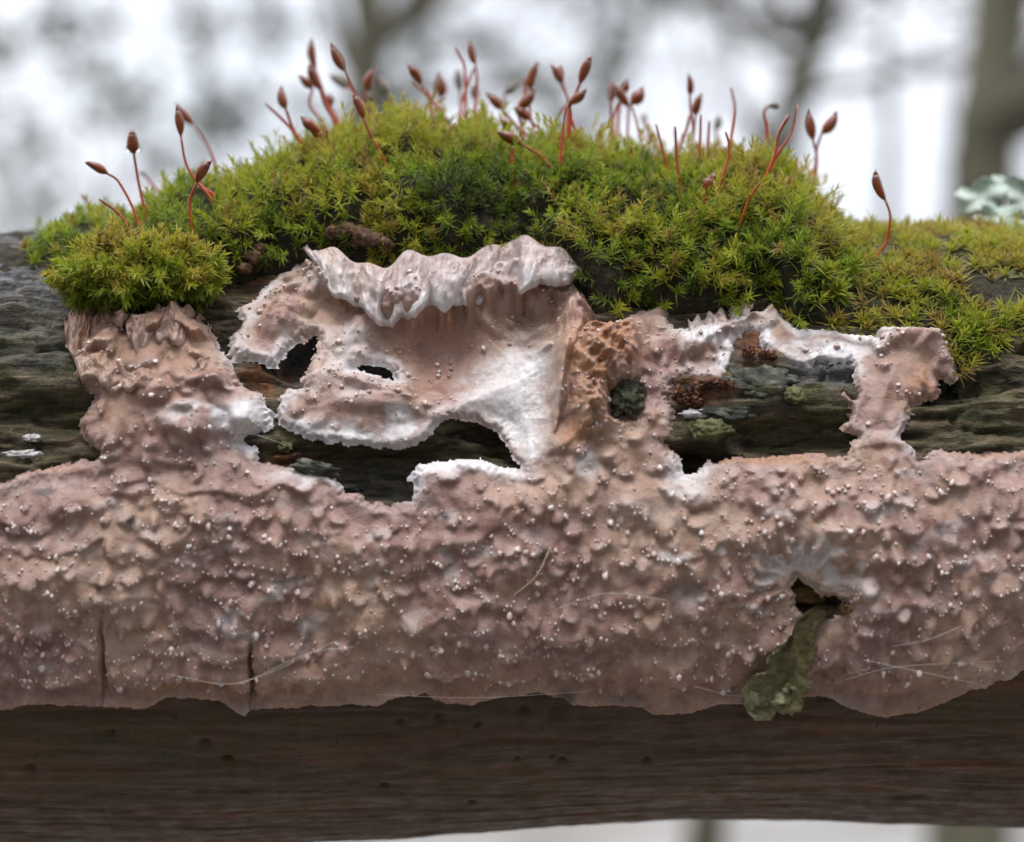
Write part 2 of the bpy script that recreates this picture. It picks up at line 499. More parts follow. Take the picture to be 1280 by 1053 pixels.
rel_log = np.where(under > 0.3, np.clip(rel_log, -0.6, -0.15), rel_log)
HOLLOW = [(575, 440, 95, 48, 1.0), (640, 480, 52, 80, 1.0), (520, 425, 60, 30, .7), (650, 400, 45, 30, .9)]
rel_log = rel_log - 2.3 * np.where(front, splats(PX, PY, HOLLOW), 0)
RL = log_low(X, TH) + rel_log
PL = cyl(X, TH, RL)
nu, nv = X.shape
F = grid_faces(nu, nv)
i = np.arange(nu - 1) * nv
F = np.vstack([F, np.stack([i + nv - 1, i + nv + nv - 1, i + nv, i], -1)])   # close round
Vl = PL.reshape(-1, 3)
c0, c1 = len(Vl), len(Vl) + 1
Vl = np.vstack([Vl, [xs[0] - 3, 0, 0], [xs[-1] + 3, 0, 0]])
j = np.arange(nv); j2 = (j + 1) % nv
caps = np.vstack([np.stack([np.full(nv, c0), j, j2], -1), np.stack([np.full(nv, c1), (nu - 1) * nv + j2, (nu - 1) * nv + j], -1)])
def pad(a): return np.concatenate([a.ravel(), [0, 0]])
bark_a = sstep(-0.15, 0.35, TH + 0.25 * fbm(X / 8, S / 3, 3, 71))
grey_a = np.where(front, splats(PX, PY, [(40, 330, 130, 62, 1.0), (60, 410, 80, 50, 0.55), (1245, 365, 70, 36, 1.0), (370, 440, 40, 45, 0.8), (465, 448, 40, 14, 1.0), (1030, 462, 55, 22, 1.0), (930, 470, 70, 40, 0.6), (480, 600, 120, 30, .35)]), 0.4)
algae_a = np.where(front, splats(PX, PY, [(960, 510, 130, 55, 0.9), (1220, 500, 110, 60, 0.8), (50, 470, 120, 90, 0.7), (590, 545, 50, 40, 0.6), (470, 600, 60, 40, 0.5), (1225, 420, 80, 40, .6), (400, 900, 240, 22, 0.28), (1200, 890, 120, 25, 0.45), (130, 945, 200, 50, 0.4), (700, 980, 300, 40, .25)]), 0.3)
rust_a = np.where(front, splats(PX, PY, [(880, 490, 40, 22, 1.0), (945, 435, 30, 30, 0.9), (335, 465, 36, 26, 0.8), (370, 575, 50, 12, 0.7), (450, 300, 60, 18, 1.0), (330, 335, 30, 26, .8), (900, 350, 30, 25, .7)]), 0.0)
log_me = mesh_np('log', Vl, [F, caps], attrs={'bark': pad(bark_a), 'grey': pad(grey_a), 'algae': pad(algae_a), 'rust': pad(rust_a)})
log = empty('fallen_branch', (0, 0, -R0), 'dead branch lying across the whole view under moss and pink crust', 'branch')
log_me.transform(Matrix.Translation(-log.location))
link('bark', log_me, M['log'], log)

# ------------------------------------------------------------------ crust fungus
DX = 0.09
fx = np.arange(-51, 51.01, DX)
fth = np.arange(math.radians(-37), math.radians(78), DX / R0)
FX, FTH = np.meshgrid(fx, fth, indexing='ij')
FS = FTH * R0
Rb = log_low(FX, FTH)
fbase = cyl(FX, FTH, Rb + 1.0)
# pixel each surface point shows at, allowing for the thick frill, so that traced marks land on it
tmpPX, tmpPY = project(fbase)
fb2 = cyl(FX, FTH, R0 + 0.8 + 1.7 * sstep(430, 330, tmpPY))
FPX, FPY = project(fb2)

sd = poly_sdf(topoly(OUTLINE), FX, FS)
for h in HOLES:
    sd = np.minimum(sd, -poly_sdf(topoly(h), FX, FS))
bottom_zone = sstep(-0.30, -0.46, FTH)
cren = 0.26 * fbm(FX / 1.3, FS / 1.3, 4, 81) + 0.13 * perlin(FX / 0.3, FS / 0.3, 85)
sd2 = sd + cren * (1 - 0.6 * bottom_zone)

relief = 0.42 * fbm(FX / 5.5, FS / 3.2, 2, 91) + 0.06 * fbm(FX / 1.3, FS / 1.0, 2, 95)
tip = np.zeros(FX.shape)
smooth_w = splats(FPX, FPY, [(635, 490, 60, 95, 1.0), (590, 440, 70, 50, .9), (440, 520, 100, 40, 0.7), (560, 420, 70, 50, 0.8), (740, 640, 60, 50, .45), (1090, 480, 60, 70, 0.9), (1020, 420, 90, 30, 0.9), (60, 600, 70, 28, 0.8), (820, 620, 50, 50, .6), (310, 400, 40, 60, .8), (560, 610, 60, 30, .6)])
smooth_w = np.maximum(smooth_w, sstep(835, 868, FPY))
area_pick = (sd > 0.5)
PEARL = []                                            # (i, j, radius, region weight)

def window(x0, s0, hx, hs):
    i0 = max(0, int((x0 - hx - fx[0]) / DX)); i1 = min(len(fx), int((x0 + hx - fx[0]) / DX) + 2)
    sj = fth * R0
    j0 = max(0, int((s0 - hs - sj[0]) / DX)); j1 = min(len(fth), int((s0 + hs - sj[0]) / DX) + 2)
    return i0, i1, j0, j1

ledge = np.zeros(FX.shape)
def idx(x, s):
    return int(round((x - fx[0]) / DX)), int(round((s - fth[0] * R0) / DX))

def scallop(x0, s0, w, L, A, dent, seed, pearls):
    i0, i1, j0, j1 = window(x0, s0, w * 1.05 + 0.7, L * 1.9 + 0.6)
    if i1 - i0 < 3 or j1 - j0 < 3: return
    x = WX[i0:i1, j0:j1]; s = WS[i0:i1, j0:j1]
    u = (x - x0) / w
    v = s0 - s
    uu = np.clip(1 - u * u, 0, 1)
    ve = L * 0.75 * np.sqrt(uu) + dent * perlin(x / (0.22 * w + .12), s * 0 + seed, 7) * uu
    body = sstep(0, 1, np.clip((v + L) / (ve + L + 1e-6), 0, 1)) ** 1.2
    h = np.where(v < ve, A * body * uu ** 0.8, A * uu ** 0.8 * np.exp(-((v - ve) / (0.15 + 0.22 * min(w, 1.0))) ** 2))
    h = np.where(np.abs(u) < 1, h, 0)
    sub = ledge[i0:i1, j0:j1]
    sub[:] = (sub ** 4 + h ** 4) ** 0.25
    edge = np.exp(-((v - ve + 0.05) / 0.16) ** 2) * uu ** 0.5 * min(A, 0.7)
    t = tip[i0:i1, j0:j1]; np.maximum(t, edge * 0.6, out=t)
    for u1 in np.linspace(-0.85, 0.85, pearls) if pearls else []:
        u1 += random.uniform(-0.12, 0.12)
        u1 = max(-.95, min(.95, u1))
        if random.random() < 0.22: continue
        ve1 = L * 0.75 * math.sqrt(1 - u1 * u1) + dent * float(perlin((x0 + u1 * w) / (0.22 * w + .12), np.array(float(seed)), 7)) * (1 - u1 * u1)
        a, b = idx(x0 + u1 * w, s0 - ve1 + 0.03)
        if not (0 <= a < len(fx) and 0 <= b < len(fth)): continue
        a, b = idx(x0 + u1 * w - WARPX[a, b], s0 - ve1 + 0.03 - WARPS[a, b])
        if 2 < a < len(fx) - 3 and 2 < b < len(fth) - 3:
            PEARL.append((a, b, min(0.2, 0.078 * math.exp(random.gauss(0, 0.36)))))

WARPX = 0.28 * fbm(FX / 2.0, FS / 2.0, 2, 71); WARPS = 0.2 * fbm(FX / 1.8, FS / 1.8, 2, 75)
WX, WS = FX + WARPX, FS + WARPS
def scatter(n, r, sq=1.2, dens=None):
    pts, cell, tries = [], {}, 0
    while len(pts) < n and tries < 60000:
        tries += 1
        x = random.uniform(-50, 50); s = random.uniform(smin, smax)
        a, b = idx(x, s)
        if not (0 <= a < len(fx) and 0 <= b < len(fth)) or sd[a, b] < 0.5: continue
        if random.random() < smooth_w[a, b] * 1.02: continue
        if dens is not None and random.random() > dens[a, b]: continue
        key = (int(x // r), int(s // r)); ok = True
        for di in (-1, 0, 1):
            for dj in (-1, 0, 1):
                for (qx, qs) in cell.get((key[0] + di, key[1] + dj), ()):
                    if (qx - x) ** 2 + ((qs - s) * sq) ** 2 < r * r: ok = False
        if not ok: continue
        cell.setdefault(key, []).append((x, s)); pts.append((x, s))
    return pts
smin, smax = fth[0] * R0, fth[-1] * R0
coarse = sstep(700, 800, FPY)                        # blunter, longer teeth towards the lower margin
for n_, (x, s) in enumerate(scatter(150, 2.3)):
    a, b = idx(x, s)
    f = 0.6 if FPX[a, b] > 1040 else 1.0
    boost = 3.0 if (80 < FPX[a, b] < 345 and 370 < FPY[a, b] < 560) else 1.0
    scallop(x, s, random.uniform(0.9, 2.2) * f, random.uniform(0.7, 1.6), random.uniform(0.12, 0.42) * boost * (1 + .5 * coarse[a, b]), 0.3, n_, random.randint(7, 12))
dens_t = sstep(-0.55, 0.2, fbm(FX / 7.0, FS / 4.0, 2, 73)) * 0.85 + 0.15
for n_, (x, s) in enumerate(scatter(500, 1.2, 1.15, dens_t)):
    a, b = idx(x, s)
    big_ = random.random() < 0.35
    scallop(x, s, random.uniform(0.42, 0.75) if big_ else random.uniform(0.24, 0.45), random.uniform(0.45, 0.95) * (1 + .5 * coarse[a, b]), random.uniform(0.35, 0.75) if big_ else random.uniform(0.28, 0.6), 0.05, n_ + 500, random.randint(3, 6) if big_ else random.randint(1, 3))
dens_w = sstep(-0.25, 0.35, fbm(FX / 4.0, FS / 2.5, 2, 77)) * 0.9 + 0.1
for n_, (x, s) in enumerate(scatter(1250, 0.42, 1.0, dens_w)):
    a, b = idx(x, s)
    w = random.uniform(0.11, 0.25)
    scallop(x, s, w, random.uniform(0.16, 0.42) * (1 + .8 * coarse[a, b]), random.uniform(0.15, 0.42), 0.02, n_ + 2000, 1 if random.random() < .8 else 0)
for n_, (x, s) in enumerate(scatter(240, 1.5, 1.0)):
    a, b = idx(x, s)
    scallop(x, s, random.uniform(0.35, 0.7), random.uniform(0.3, 0.6), random.uniform(0.35, 0.7), 0.08, n_ + 9000, random.randint(1, 3))
tf = FS / 3.1 + 0.9 * fbm(FX / 6.0, FS / 4.0, 3, 79)
fr_ = tf - np.floor(tf)
terr = sstep(0.0, 0.12, fr_) * (1 - fr_) ** 1.2
ledge = ledge + 0.38 * terr * sstep(-0.2, 0.4, fbm(FX / 5.0, FS / 4.0, 2, 80)) * (1 - smooth_w)

def soften(A, n):
    for _ in range(n):
        A = A.copy()
        A[1:-1] = 0.25 * A[:-2] + 0.5 * A[1:-1] + 0.25 * A[2:]
        A[:, 1:-1] = 0.25 * A[:, :-2] + 0.5 * A[:, 1:-1] + 0.25 * A[:, 2:]
    return A
ledge = 1.05 * soften(ledge, 4)

# traced shelves of the upper lobes: raised areas with a sharp lobed lower edge
FRILL = [(372, 292), (395, 298), (420, 301), (440, 309), (450, 318), (475, 326), (490, 318), (500, 308), (520, 303), (545, 308), (570, 310), (600, 303), (620, 295), (650, 285), (680, 292), (705, 303), (728, 322), (744, 345), (752, 362), (745, 380), (722, 380), (708, 362), (690, 348), (671, 350), (654, 352), (647, 360), (636, 352), (626, 350), (616, 368), (606, 370), (598, 362), (589, 377), (580, 372), (573, 362), (568, 386), (551, 392), (540, 382), (528, 392), (516, 397), (500, 398), (485, 402), (471, 395), (461, 388), (451, 374), (430, 367), (413, 358), (400, 343), (379, 326)]
SHELF = [(158, 395), (180, 388), (190, 376), (215, 370), (240, 376), (258, 386), (268, 408), (262, 425), (248, 432), (232, 428), (214, 420), (204, 428), (188, 432), (172, 430), (160, 418), (156, 405)]
SHELF2 = [(86, 376), (108, 374), (135, 376), (158, 384), (166, 392), (156, 402), (140, 398), (124, 394), (112, 404), (108, 424), (96, 434), (80, 424), (84, 400)]
RIM = [(722, 330), (748, 360), (748, 400), (728, 430), (716, 470), (706, 520), (694, 536), (686, 500), (690, 450), (696, 410), (704, 380), (706, 352)]
ARCH = [(845, 398), (870, 388), (900, 378), (925, 373), (950, 360), (968, 345), (978, 352), (968, 372), (956, 384), (936, 396), (925, 412), (905, 420), (888, 432), (868, 446), (846, 452), (838, 425)]
STUB = [(712, 400), (735, 380), (770, 388), (800, 372), (812, 400), (815, 450), (812, 500), (806, 532), (780, 538), (750, 545), (722, 552), (706, 530), (702, 480), (704, 440)]
def raise_poly(poly, amp, wid, finger, fl, seed, rise=2.2):
    """thickness that climbs slowly from the upper edge and breaks off sharply at the lower one"""
    d = poly_sdf(topoly(poly), FX, FS) + finger * fbm(FX / fl, FS / (fl * 2.5), 2, seed)
    return amp * sstep(-0.1, wid, d) * (0.75 + 0.25 * sstep(0, rise, d)), d
auth = np.zeros(FX.shape)
fr, frd = raise_poly(FRILL, 1.7, 0.55, 0.30, 0.55, 101)
fing = 0.6 * perlin(FX / 1.5 + 0.5 * perlin(FX / 2, FS / 2, 3), FS / 2.6, 103) + 0.2 * fbm(FX / 0.7, FS / 0.9, 2, 104)
fr = fr * (1 + 0.55 * fing) + 0.45 * fing * sstep(0, .4, frd)
auth = np.maximum(auth, fr)
for (p, a_, w_, f_, l_, sdn) in [(SHELF, 1.6, 0.4, 0.28, 0.7, 111), (SHELF2, 1.2, 0.45, 0.25, 0.6, 112), (RIM, 1.7, 0.8, 0.3, 0.9, 113), (ARCH, 1.1, 0.7, 0.3, 1.0, 114)]:
    h_, _d = raise_poly(p, a_, w_, f_, l_, sdn)
    auth = np.maximum(auth, h_ * (1 + 0.35 * fbm(FX / 0.9, FS / 2.0, 2, sdn + 20)))
st, std_ = raise_poly(STUB, 2.3, 1.7, 0.25, 0.8, 115)
st = st * (1 + 0.3 * fbm(FX / 1.0, FS / 1.0, 3, 116))
auth = np.maximum(auth, st)
TONGUE = [(560, 505), (574, 480), (588, 450), (604, 425), (625, 410), (650, 405), (672, 412), (684, 435), (689, 470), (689, 520), (684, 560), (668, 588), (652, 580), (637, 552), (626, 522), (600, 515)]
tsd = poly_sdf(topoly(TONGUE), FX, FS) + 0.25 * fbm(FX / 1.2, FS / 1.2, 3, 137)
clump = splats(FPX, FPY, [(185, 460, 100, 85, 1.1), (250, 510, 75, 45, 0.5)])
hollow = splats(FPX, FPY, [(590, 430, 85, 50, 0.9), (640, 480, 45, 80, 0.5), (340, 380, 50, 50, .3)])
lumps = splats(FPX, FPY, [(470, 500, 45, 12, .5), (455, 470, 22, 12, .6), (495, 478, 20, 12, .6), (350, 395, 30, 18, .7), (365, 375, 20, 14, .6), (1130, 410, 55, 16, .8), (1165, 415, 22, 22, .7), (1120, 545, 35, 12, .4), (300, 480, 36, 50, .5), (250, 530, 50, 18, .5)])
# radial folds round the hole where the bark scrap sticks out
hx, ht = px_to_log(1005, 735, R0 + 1)
rr = np.hypot(FX - hx, FS - ht * R0); aa = np.arctan2(FS - ht * R0, FX - hx)
radial = np.sin(aa * 17 + 2.2 * perlin(rr * 0.8, aa, 9)) * np.exp(-((rr - 2.0) / 1.5) ** 2) * sstep(-0.5, 0.1, np.sin(aa) + 0.4)
ledge *= (1 - 0.8 * sstep(0.1, 0.9, auth)) * (1 - 0.75 * np.exp(-(rr / 2.2) ** 2))
relief = (relief * (1 - 0.5 * smooth_w) + ledge) * (1 - 0.85 * sstep(-.5, .5, tsd)) + 0.9 * sstep(-0.6, 2.2, tsd) + auth + clump - hollow + lumps + 0.22 * radial - 0.25 * np.exp(-(rr / 2.5) ** 2)
# cracks running down the lower margin
for (cx, y0, y1, wdt, dep) in [(312, 790, 905, .10, 1.2), (124, 760, 895, .10, 0.9), (857, 850, 905, .06, .5)]:
    x0, t0 = px_to_log(cx, y0, R0 + 1); _, t1 = px_to_log(cx, y1, R0 + 1)
    wob = 0.15 * perlin(FS / 1.3, FS * 0 + cx, 3)
    relief -= dep * np.exp(-((FX - x0 - wob) / wdt) ** 2) * sstep(t0 * R0, t0 * R0 - 2.5, FS)
upedge = sstep(-0.2, 0.15, FTH)
lip = 0.42 * np.exp(-((sd2 - 0.55) / 0.42) ** 2) * upedge
bodyT = (0.10 + 0.6 * sstep(0.0, 3.4, sd)) * (1.0 - 0.6 * sstep(868, 890, FPY))
e = sstep(-0.05, 0.38, sd2)
flap = 0.8 * sstep(1.6, 0.0, sd) * bottom_zone         # lower margin stands free of the wood
body = bodyT + relief * sstep(0.0, 1.3, sd2) + lip * 0.4
body = np.where(body < 0.2, 0.2 - 0.2 * (1 - np.exp((body - 0.2))), body)
Hh = -0.22 + e * (0.22 + body) + flap * e - 1.7 * splats(tmpPX, tmpPY, HOLLOW) * soften(1 - sstep(0.05, 1.7, auth), 10)
rel_pos = np.clip(relief, 0, 3)
droop = (0.30 * np.clip(ledge, 0, 2) + 0.25 * np.clip(auth, 0, 3) * sstep(0.2, 1.0, auth)) * e
Fpos = cyl(FX, FTH - droop / R0, Rb + Hh)

# colour masks of the fungus; the last also holds painted groove and crack shade
edge_w = splats(FPX, FPY, [(480, 340, 190, 60, 1.0), (640, 320, 90, 45, 0.85), (1040, 410, 130, 50, 1.1), (890, 410, 60, 50, 1.0), (1140, 400, 60, 20, .9), (440, 520, 120, 55, 1.0), (570, 590, 90, 40, 1.1), (300, 530, 70, 40, 1.0), (320, 430, 50, 30, .9), (460, 470, 70, 70, .8), (400, 595, 60, 16, .8), (860, 600, 40, 40, .8), (1130, 540, 50, 30, .5), (330, 350, 50, 60, .6)])
edge_w = np.maximum(edge_w, 0.12)
margin = edge_w * sstep(1.5, 0.15, sd2 + 0.4 * fbm(FX / 1.5, FS / 1.5, 3, 121))
fuzz = splats(FPX, FPY, [(645, 470, 45, 70, 1.0), (610, 470, 40, 40, .8), (650, 545, 32, 40, .9), (430, 540, 80, 18, 0.9), (500, 530, 50, 25, .8), (270, 525, 60, 16, .8), (315, 520, 28, 22, .9), (1030, 432, 60, 16, 1.0), (875, 410, 40, 24, .9), (905, 445, 25, 18, .9), (855, 605, 30, 25, .6), (735, 580, 16, 18, .6), (430, 420, 40, 25, .5), (420, 325, 50, 24, .6), (520, 335, 70, 36, .6), (620, 318, 60, 26, .5), (790, 640, 40, 18, .25), (440, 455, 40, 40, .5), (560, 400, 10, 30, .2)])
fuzz *= sstep(-0.55, 0.25, fbm(FX / 2.2, FS / 2.2, 4, 131) + 0.1)
fuzz = np.maximum(fuzz, 0.74 * sstep(-0.9, 1.5, tsd))
rad_w = np.exp(-((rr - 1.9) / 1.3) ** 2) * sstep(-0.3, 0.2, np.sin(aa)) * 0.6 * sstep(-.5, .3, fbm(FX / 1.5, FS / 1.5, 3, 145))
pale = 0.55 * sstep(0.28, 0.6, fbm(FX / 3.0, FS / 1.6, 4, 141))
margin = np.clip(np.maximum.reduce([margin, fuzz, rad_w, pale * splats(FPX, FPY, [(970, 700, 200, 70, 1.0), (330, 780, 90, 60, .8), (560, 700, 120, 100, .6), (230, 660, 200, 100, .35), (1150, 650, 160, 120, .5)])]), 0, 1)
ochre = splats(FPX, FPY, [(755, 450, 48, 76, .8), (720, 540, 25, 20, .8), (955, 570, 80, 9, 1.0), (1015, 570, 30, 14, 1.0), (1240, 563, 60, 8, .7), (95, 425, 18, 60, .7), (105, 530, 16, 30, .5), (215, 425, 50, 10, .5), (250, 862, 70, 14, .9), (560, 880, 60, 10, .9), (340, 862, 50, 12, .6), (1160, 480, 30, 30, .8), (1130, 520, 14, 30, .5), (60, 582, 60, 9, .6), (180, 470, 95, 85, .3), (560, 420, 90, 50, .45), (700, 690, 500, 200, .10), (700, 860, 640, 30, .3)])
ochre = np.maximum(ochre, 0.95 * sstep(1.3, 0.2, sd2) * bottom_zone * sstep(-0.5, 0.2, fbm(FX / 5.0, FS / 5.0, 2, 139)))
stain_shade = splats(FPX, FPY, [(52, 615, 14, 5, .8), (705, 880, 12, 10, .8), (680, 690, 8, 8, .7), (125, 735, 4, 5, .8), (165, 650, 5, 5, .8), (780, 880, 30, 8, .35), (1180, 740, 25, 12, .35), (860, 735, 30, 10, .25), (1050, 630, 12, 5, .5), (720, 650, 8, 4, .5)])  # dark spots; the first paints the shade of a shallow groove
for (cx, y0, y1) in [(312, 835, 905), (124, 800, 893)]:
    x0, _t = px_to_log(cx, (y0 + y1) / 2, R0 + 1)
    stain_shade = np.maximum(stain_shade, 0.7 * np.exp(-((FX - x0 - 0.15 * perlin(FS / 1.3, FS * 0 + cx, 3)) / .07) ** 2) * sstep(y0, y0 + 30, FPY))  # darkens the carved cracks, shade put into the colour

gx = np.gradient(Fpos, axis=0); gs = np.gradient(Fpos, axis=1)
Fn = np.cross(gx, gs); Fn /= np.linalg.norm(Fn, axis=-1, keepdims=True) + 1e-9
if Fn[len(fx) // 2, len(fth) // 2, 1] > 0: Fn = -Fn

fungus = empty('crust_fungus', (0, -R0, -12), 'pink and cream crust fungus spread over the front of the branch', 'fungus')
keep = (sd2 > -0.12)
kc = keep[:-1, :-1] & keep[1:, :-1] & keep[:-1, 1:] & keep[1:, 1:]
cpx, cpy = FPX[:-1, :-1], FPY[:-1, :-1]
wob = 14 * fbm(FX / 5, FS / 5, 2, 151)[:-1, :-1]
up = cpy + wob < np.interp(cpx, [0, 110, 300, 340, 500, 660, 760, 850, 1060, 1160], [560, 562, 560, 572, 560, 585, 560, 560, 560, 556])
regions = {
    'shelf_lobe': up & (cpx < 288),
    'frilled_lobe': up & (cpx >= 288) & (cpx < 700),
    'knob_lobe': up & (cpx >= 700) & (cpx < 836),
    'arched_lobe': up & (cpx >= 836),
    'lower_sheet': ~up,
}
plabels = {'shelf_lobe': 'stacked pinkish brown shelves under the small front moss cushion', 'frilled_lobe': 'cream frilled lobe hanging below the main moss mound',
           'knob_lobe': 'ochre knob round the twig stub', 'arched_lobe': 'thin arched lobe with a white rim', 'lower_sheet': 'broad pimpled pink sheet with a thin free lower edge'}
allF = np.arange((len(fx)) * len(fth)).reshape(len(fx), len(fth))
quad = np.stack([allF[:-1, :-1], allF[1:, :-1], allF[1:, 1:], allF[:-1, 1:]], -1)
FV = rel(Fpos.reshape(-1, 3), fungus)
part_obj = {}
for nm, msk in regions.items():
    q = quad[kc & msk]
    V, q, mg, oc, tp, sn, nr = compact(FV, q, margin.ravel(), ochre.ravel(), tip.ravel(), stain_shade.ravel(), Fn.reshape(-1, 3))
    me = mesh_np(nm, V, q, attrs={'margin': mg, 'ochre': oc, 'tip': tp, 'stain_shade': sn}, normals=nr)
    part_obj[nm] = link(nm, me, M['fungus'], fungus, plabels[nm])

# ruffled collars: pleated, lobed edges that hang over the sheet below them
PFX, PFY = project(Fpos)
def sheet_hit(px, py):
    d2 = (PFX - px) ** 2 + (PFY - py) ** 2
    d2 = np.where(sd2 > 0.02, d2, 1e9)
    k_ = int(np.argmin(np.where(d2 < d2.min() + 12, Fpos[..., 1], 1e9)))
    return np.unravel_index(k_, d2.shape)

def resample(pts, n):
    P = smooth_path([(a, b, 0) for a, b in pts], 200)[:, :2]
    d = np.concatenate([[0], np.cumsum(np.hypot(*np.diff(P, axis=0).T))])
    t = np.linspace(0, d[-1], n)
    return np.stack([np.interp(t, d, P[:, 0]), np.interp(t, d, P[:, 1])], 1), d[-1]

def ruffle(part, root, tipc, out, wmin, wmax, pale, och, seed, pleat=0.55):
    g = random.Random(seed)
    nt, nr = 360, 44
    A, la = resample(root, nt); B, lb = resample(tipc, nt)
    ln = 0.5 * (la + lb)
    # lobes of uneven width
    u = np.zeros(nt); L = np.ones(nt); dep = np.zeros(nt); sub = np.zeros(nt); pos = 0.0
    pxs = np.linspace(0, ln, nt)
    while pos < ln:
        w = g.uniform(wmin, wmax) * (0.55 if g.random() < 0.3 else 1.0)
        m = (pxs >= pos) & (pxs < pos + w)
        u[m] = (pxs[m] - pos) / w * 2 - 1
        L[m] = g.uniform(0.9, 1.22); dep[m] = g.uniform(-0.35, 0.45); sub[m] = g.uniform(2, 4.5)
        pos += w
    for _ in range(40):
        for A1 in (L, dep, sub): A1[1:-1] = 0.25 * A1[:-2] + 0.5 * A1[1:-1] + 0.25 * A1[2:]
    lob = np.clip(1 - np.abs(u) ** 2.6, 0, 1)
    for _ in range(6): lob[1:-1] = 0.25 * lob[:-2] + 0.5 * lob[1:-1] + 0.25 * lob[2:]
    cren = 0.025 * np.cos(u * sub * 3.1) + 0.03 * perlin(pxs / 6.0, pxs * 0 + seed, 5)
    length = ((0.76 + 0.24 * lob) * L + cren) * (0.35 + 0.65 * sstep(0, 0.09, np.linspace(0, 1, nt)) * sstep(1, 0.91, np.linspace(0, 1, nt)))
    ys = np.array([Fpos[sheet_hit(*A[i_])][1] for i_ in range(0, nt, 6)])
    ys = np.interp(np.arange(nt), np.arange(0, nt, 6), ys)
    for _ in range(8): ys[1:-1] = 0.25 * ys[:-2] + 0.5 * ys[1:-1] + 0.25 * ys[2:]
    fade = sstep(0, 0.07, np.linspace(0, 1, nt)) * sstep(1, 0.93, np.linspace(0, 1, nt))
    r = np.concatenate([np.linspace(0, 1, nr - 12), 1 + np.linspace(0, 1, 13)[1:]])
    V = np.zeros((nt, nr, 3)); mg = np.zeros((nt, nr)); tp_ = np.zeros((nt, nr))
    for i_ in range(nt):
        p0 = px_to_plane(A[i_][0], A[i_][1] + 7 + 4 * math.sin(i_ * .13) , ys[i_] + 0.7)
        full = px_to_plane(A[i_][0] + (B[i_][0] - A[i_][0]) * length[i_], A[i_][1] + (B[i_][1] - A[i_][1]) * length[i_], ys[i_] - out * fade[i_] * (0.8 + 0.3 * dep[i_]))
        c = 0.5 * (p0 + full) + np.array((0, -0.55 * out, 0.42 * out)) * fade[i_]
        for j_ in range(nr):
            f = min(r[j_], 1.0)
            p = p0 * (1 - f) ** 2 + 2 * c * f * (1 - f) + full * f * f
            if r[j_] > 1:                                # rolled under at the rim
                q = r[j_] - 1
                p = full + np.array((0, 1, 0)) * (0.6 * (1 - math.cos(min(q * 2, 1) * math.pi / 2)) + 1.2 * q) - np.array((0, 0, 1)) * 0.3 * math.sin(min(q * 2.2, 1) * math.pi) + np.array((0, 0, 0.5)) * max(0, q - .4)
            V[i_, j_] = p
            mg[i_, j_] = pale * (0.6 + 0.4 * lob[i_]) * (0.42 + 0.58 * f ** 3)
            tp_[i_, j_] = 0.35 * f * lob[i_]
    T_, R_ = np.meshgrid(pxs, np.minimum(r, 1), indexing='ij')
    grow = sstep(0.3, 0.95, R_) * fade[:, None]
    wv = 0.55 * fbm(T_ / 18.0, R_ * 1.4 + seed * 3, 2, seed + 21) + 0.22 * fbm(T_ / 8.0, R_ * 2.5 + seed, 2, seed + 31)
    d_ = pleat * (1.25 * (lob - 0.6) + 0.7 * dep)[:, None] * grow
    d_ = d_ + wv * sstep(0, .25, R_) * (0.25 + out * 0.45) + 0.12 * np.cos((u * sub * 2.6)[:, None] + 2 * R_) * grow * pleat + 0.05 * fbm(T_ / 3.5, R_ * 7.0, 3, seed + 9)
    d_ *= np.where(r[None, :] > 1, 1 - 0.8 * np.clip(r[None, :] - 1, 0, 1), 1)
    d_ = d_ * sstep(0, 0.10, np.linspace(0, 1, nt))[:, None] * sstep(1, 0.90, np.linspace(0, 1, nt))[:, None]
    dirv = np.array((0, -0.82, 0.57))
    V = V + d_[..., None] * dirv
    V[:, :, 0] += 0.15 * fbm(T_ / 14.0, R_ * 2.0, 2, seed + 41) * sstep(0, .3, R_)
    for _ in range(26): V[1:-1] = 0.25 * V[:-2] + 0.5 * V[1:-1] + 0.25 * V[2:]
    V = V + ((0.10 * fbm(T_ / 5.5, R_ * 5.0, 3, seed + 51) + 0.10 * sstep(0.1, 0.5, perlin(T_ / 6.5, R_ * 5.0, seed + 57))) * sstep(0, .2, R_))[..., None] * dirv
    Fq = grid_faces(nt, nr)
    z = np.zeros(nt * nr)
    mgn = np.clip(mg * (1 + 0.5 * fbm(T_ / 9.0, R_ * 3, 3, seed + 3)), 0, 1)
    link('frill', mesh_np('frill', rel(V.reshape(-1, 3), fungus), Fq, attrs={'margin': mgn, 'ochre': z + och, 'tip': tp_, 'stain_shade': z}), M['fungus'], part_obj[part])

ruffle('frilled_lobe', [(380, 304), (400, 305), (420, 306), (450, 321), (475, 328), (490, 321), (510, 309), (545, 311), (570, 314), (600, 307), (620, 299), (650, 290), (680, 297), (705, 308), (730, 330)],
       [(382, 326), (400, 343), (415, 358), (432, 367), (452, 376), (470, 395), (490, 405), (515, 400), (535, 386), (552, 394), (570, 384), (590, 378), (612, 370), (630, 354), (648, 360), (668, 352), (690, 350), (710, 356), (734, 352)], 1.9, 18, 46, 0.8, 0.05, 3, 0.9)
ruffle('shelf_lobe', [(152, 398), (180, 389), (190, 378), (215, 372), (240, 378), (258, 388), (270, 412)], [(154, 412), (172, 432), (188, 436), (205, 430), (218, 424), (234, 431), (250, 435), (268, 428)], 1.3, 24, 48, 0.14, 0.3, 4, 0.45)
ruffle('shelf_lobe', [(84, 392), (95, 378), (118, 376), (140, 378), (162, 388)], [(80, 420), (96, 438), (114, 416), (134, 404), (158, 402)], 1.0, 22, 44, 0.10, 0.5, 5, 0.35)
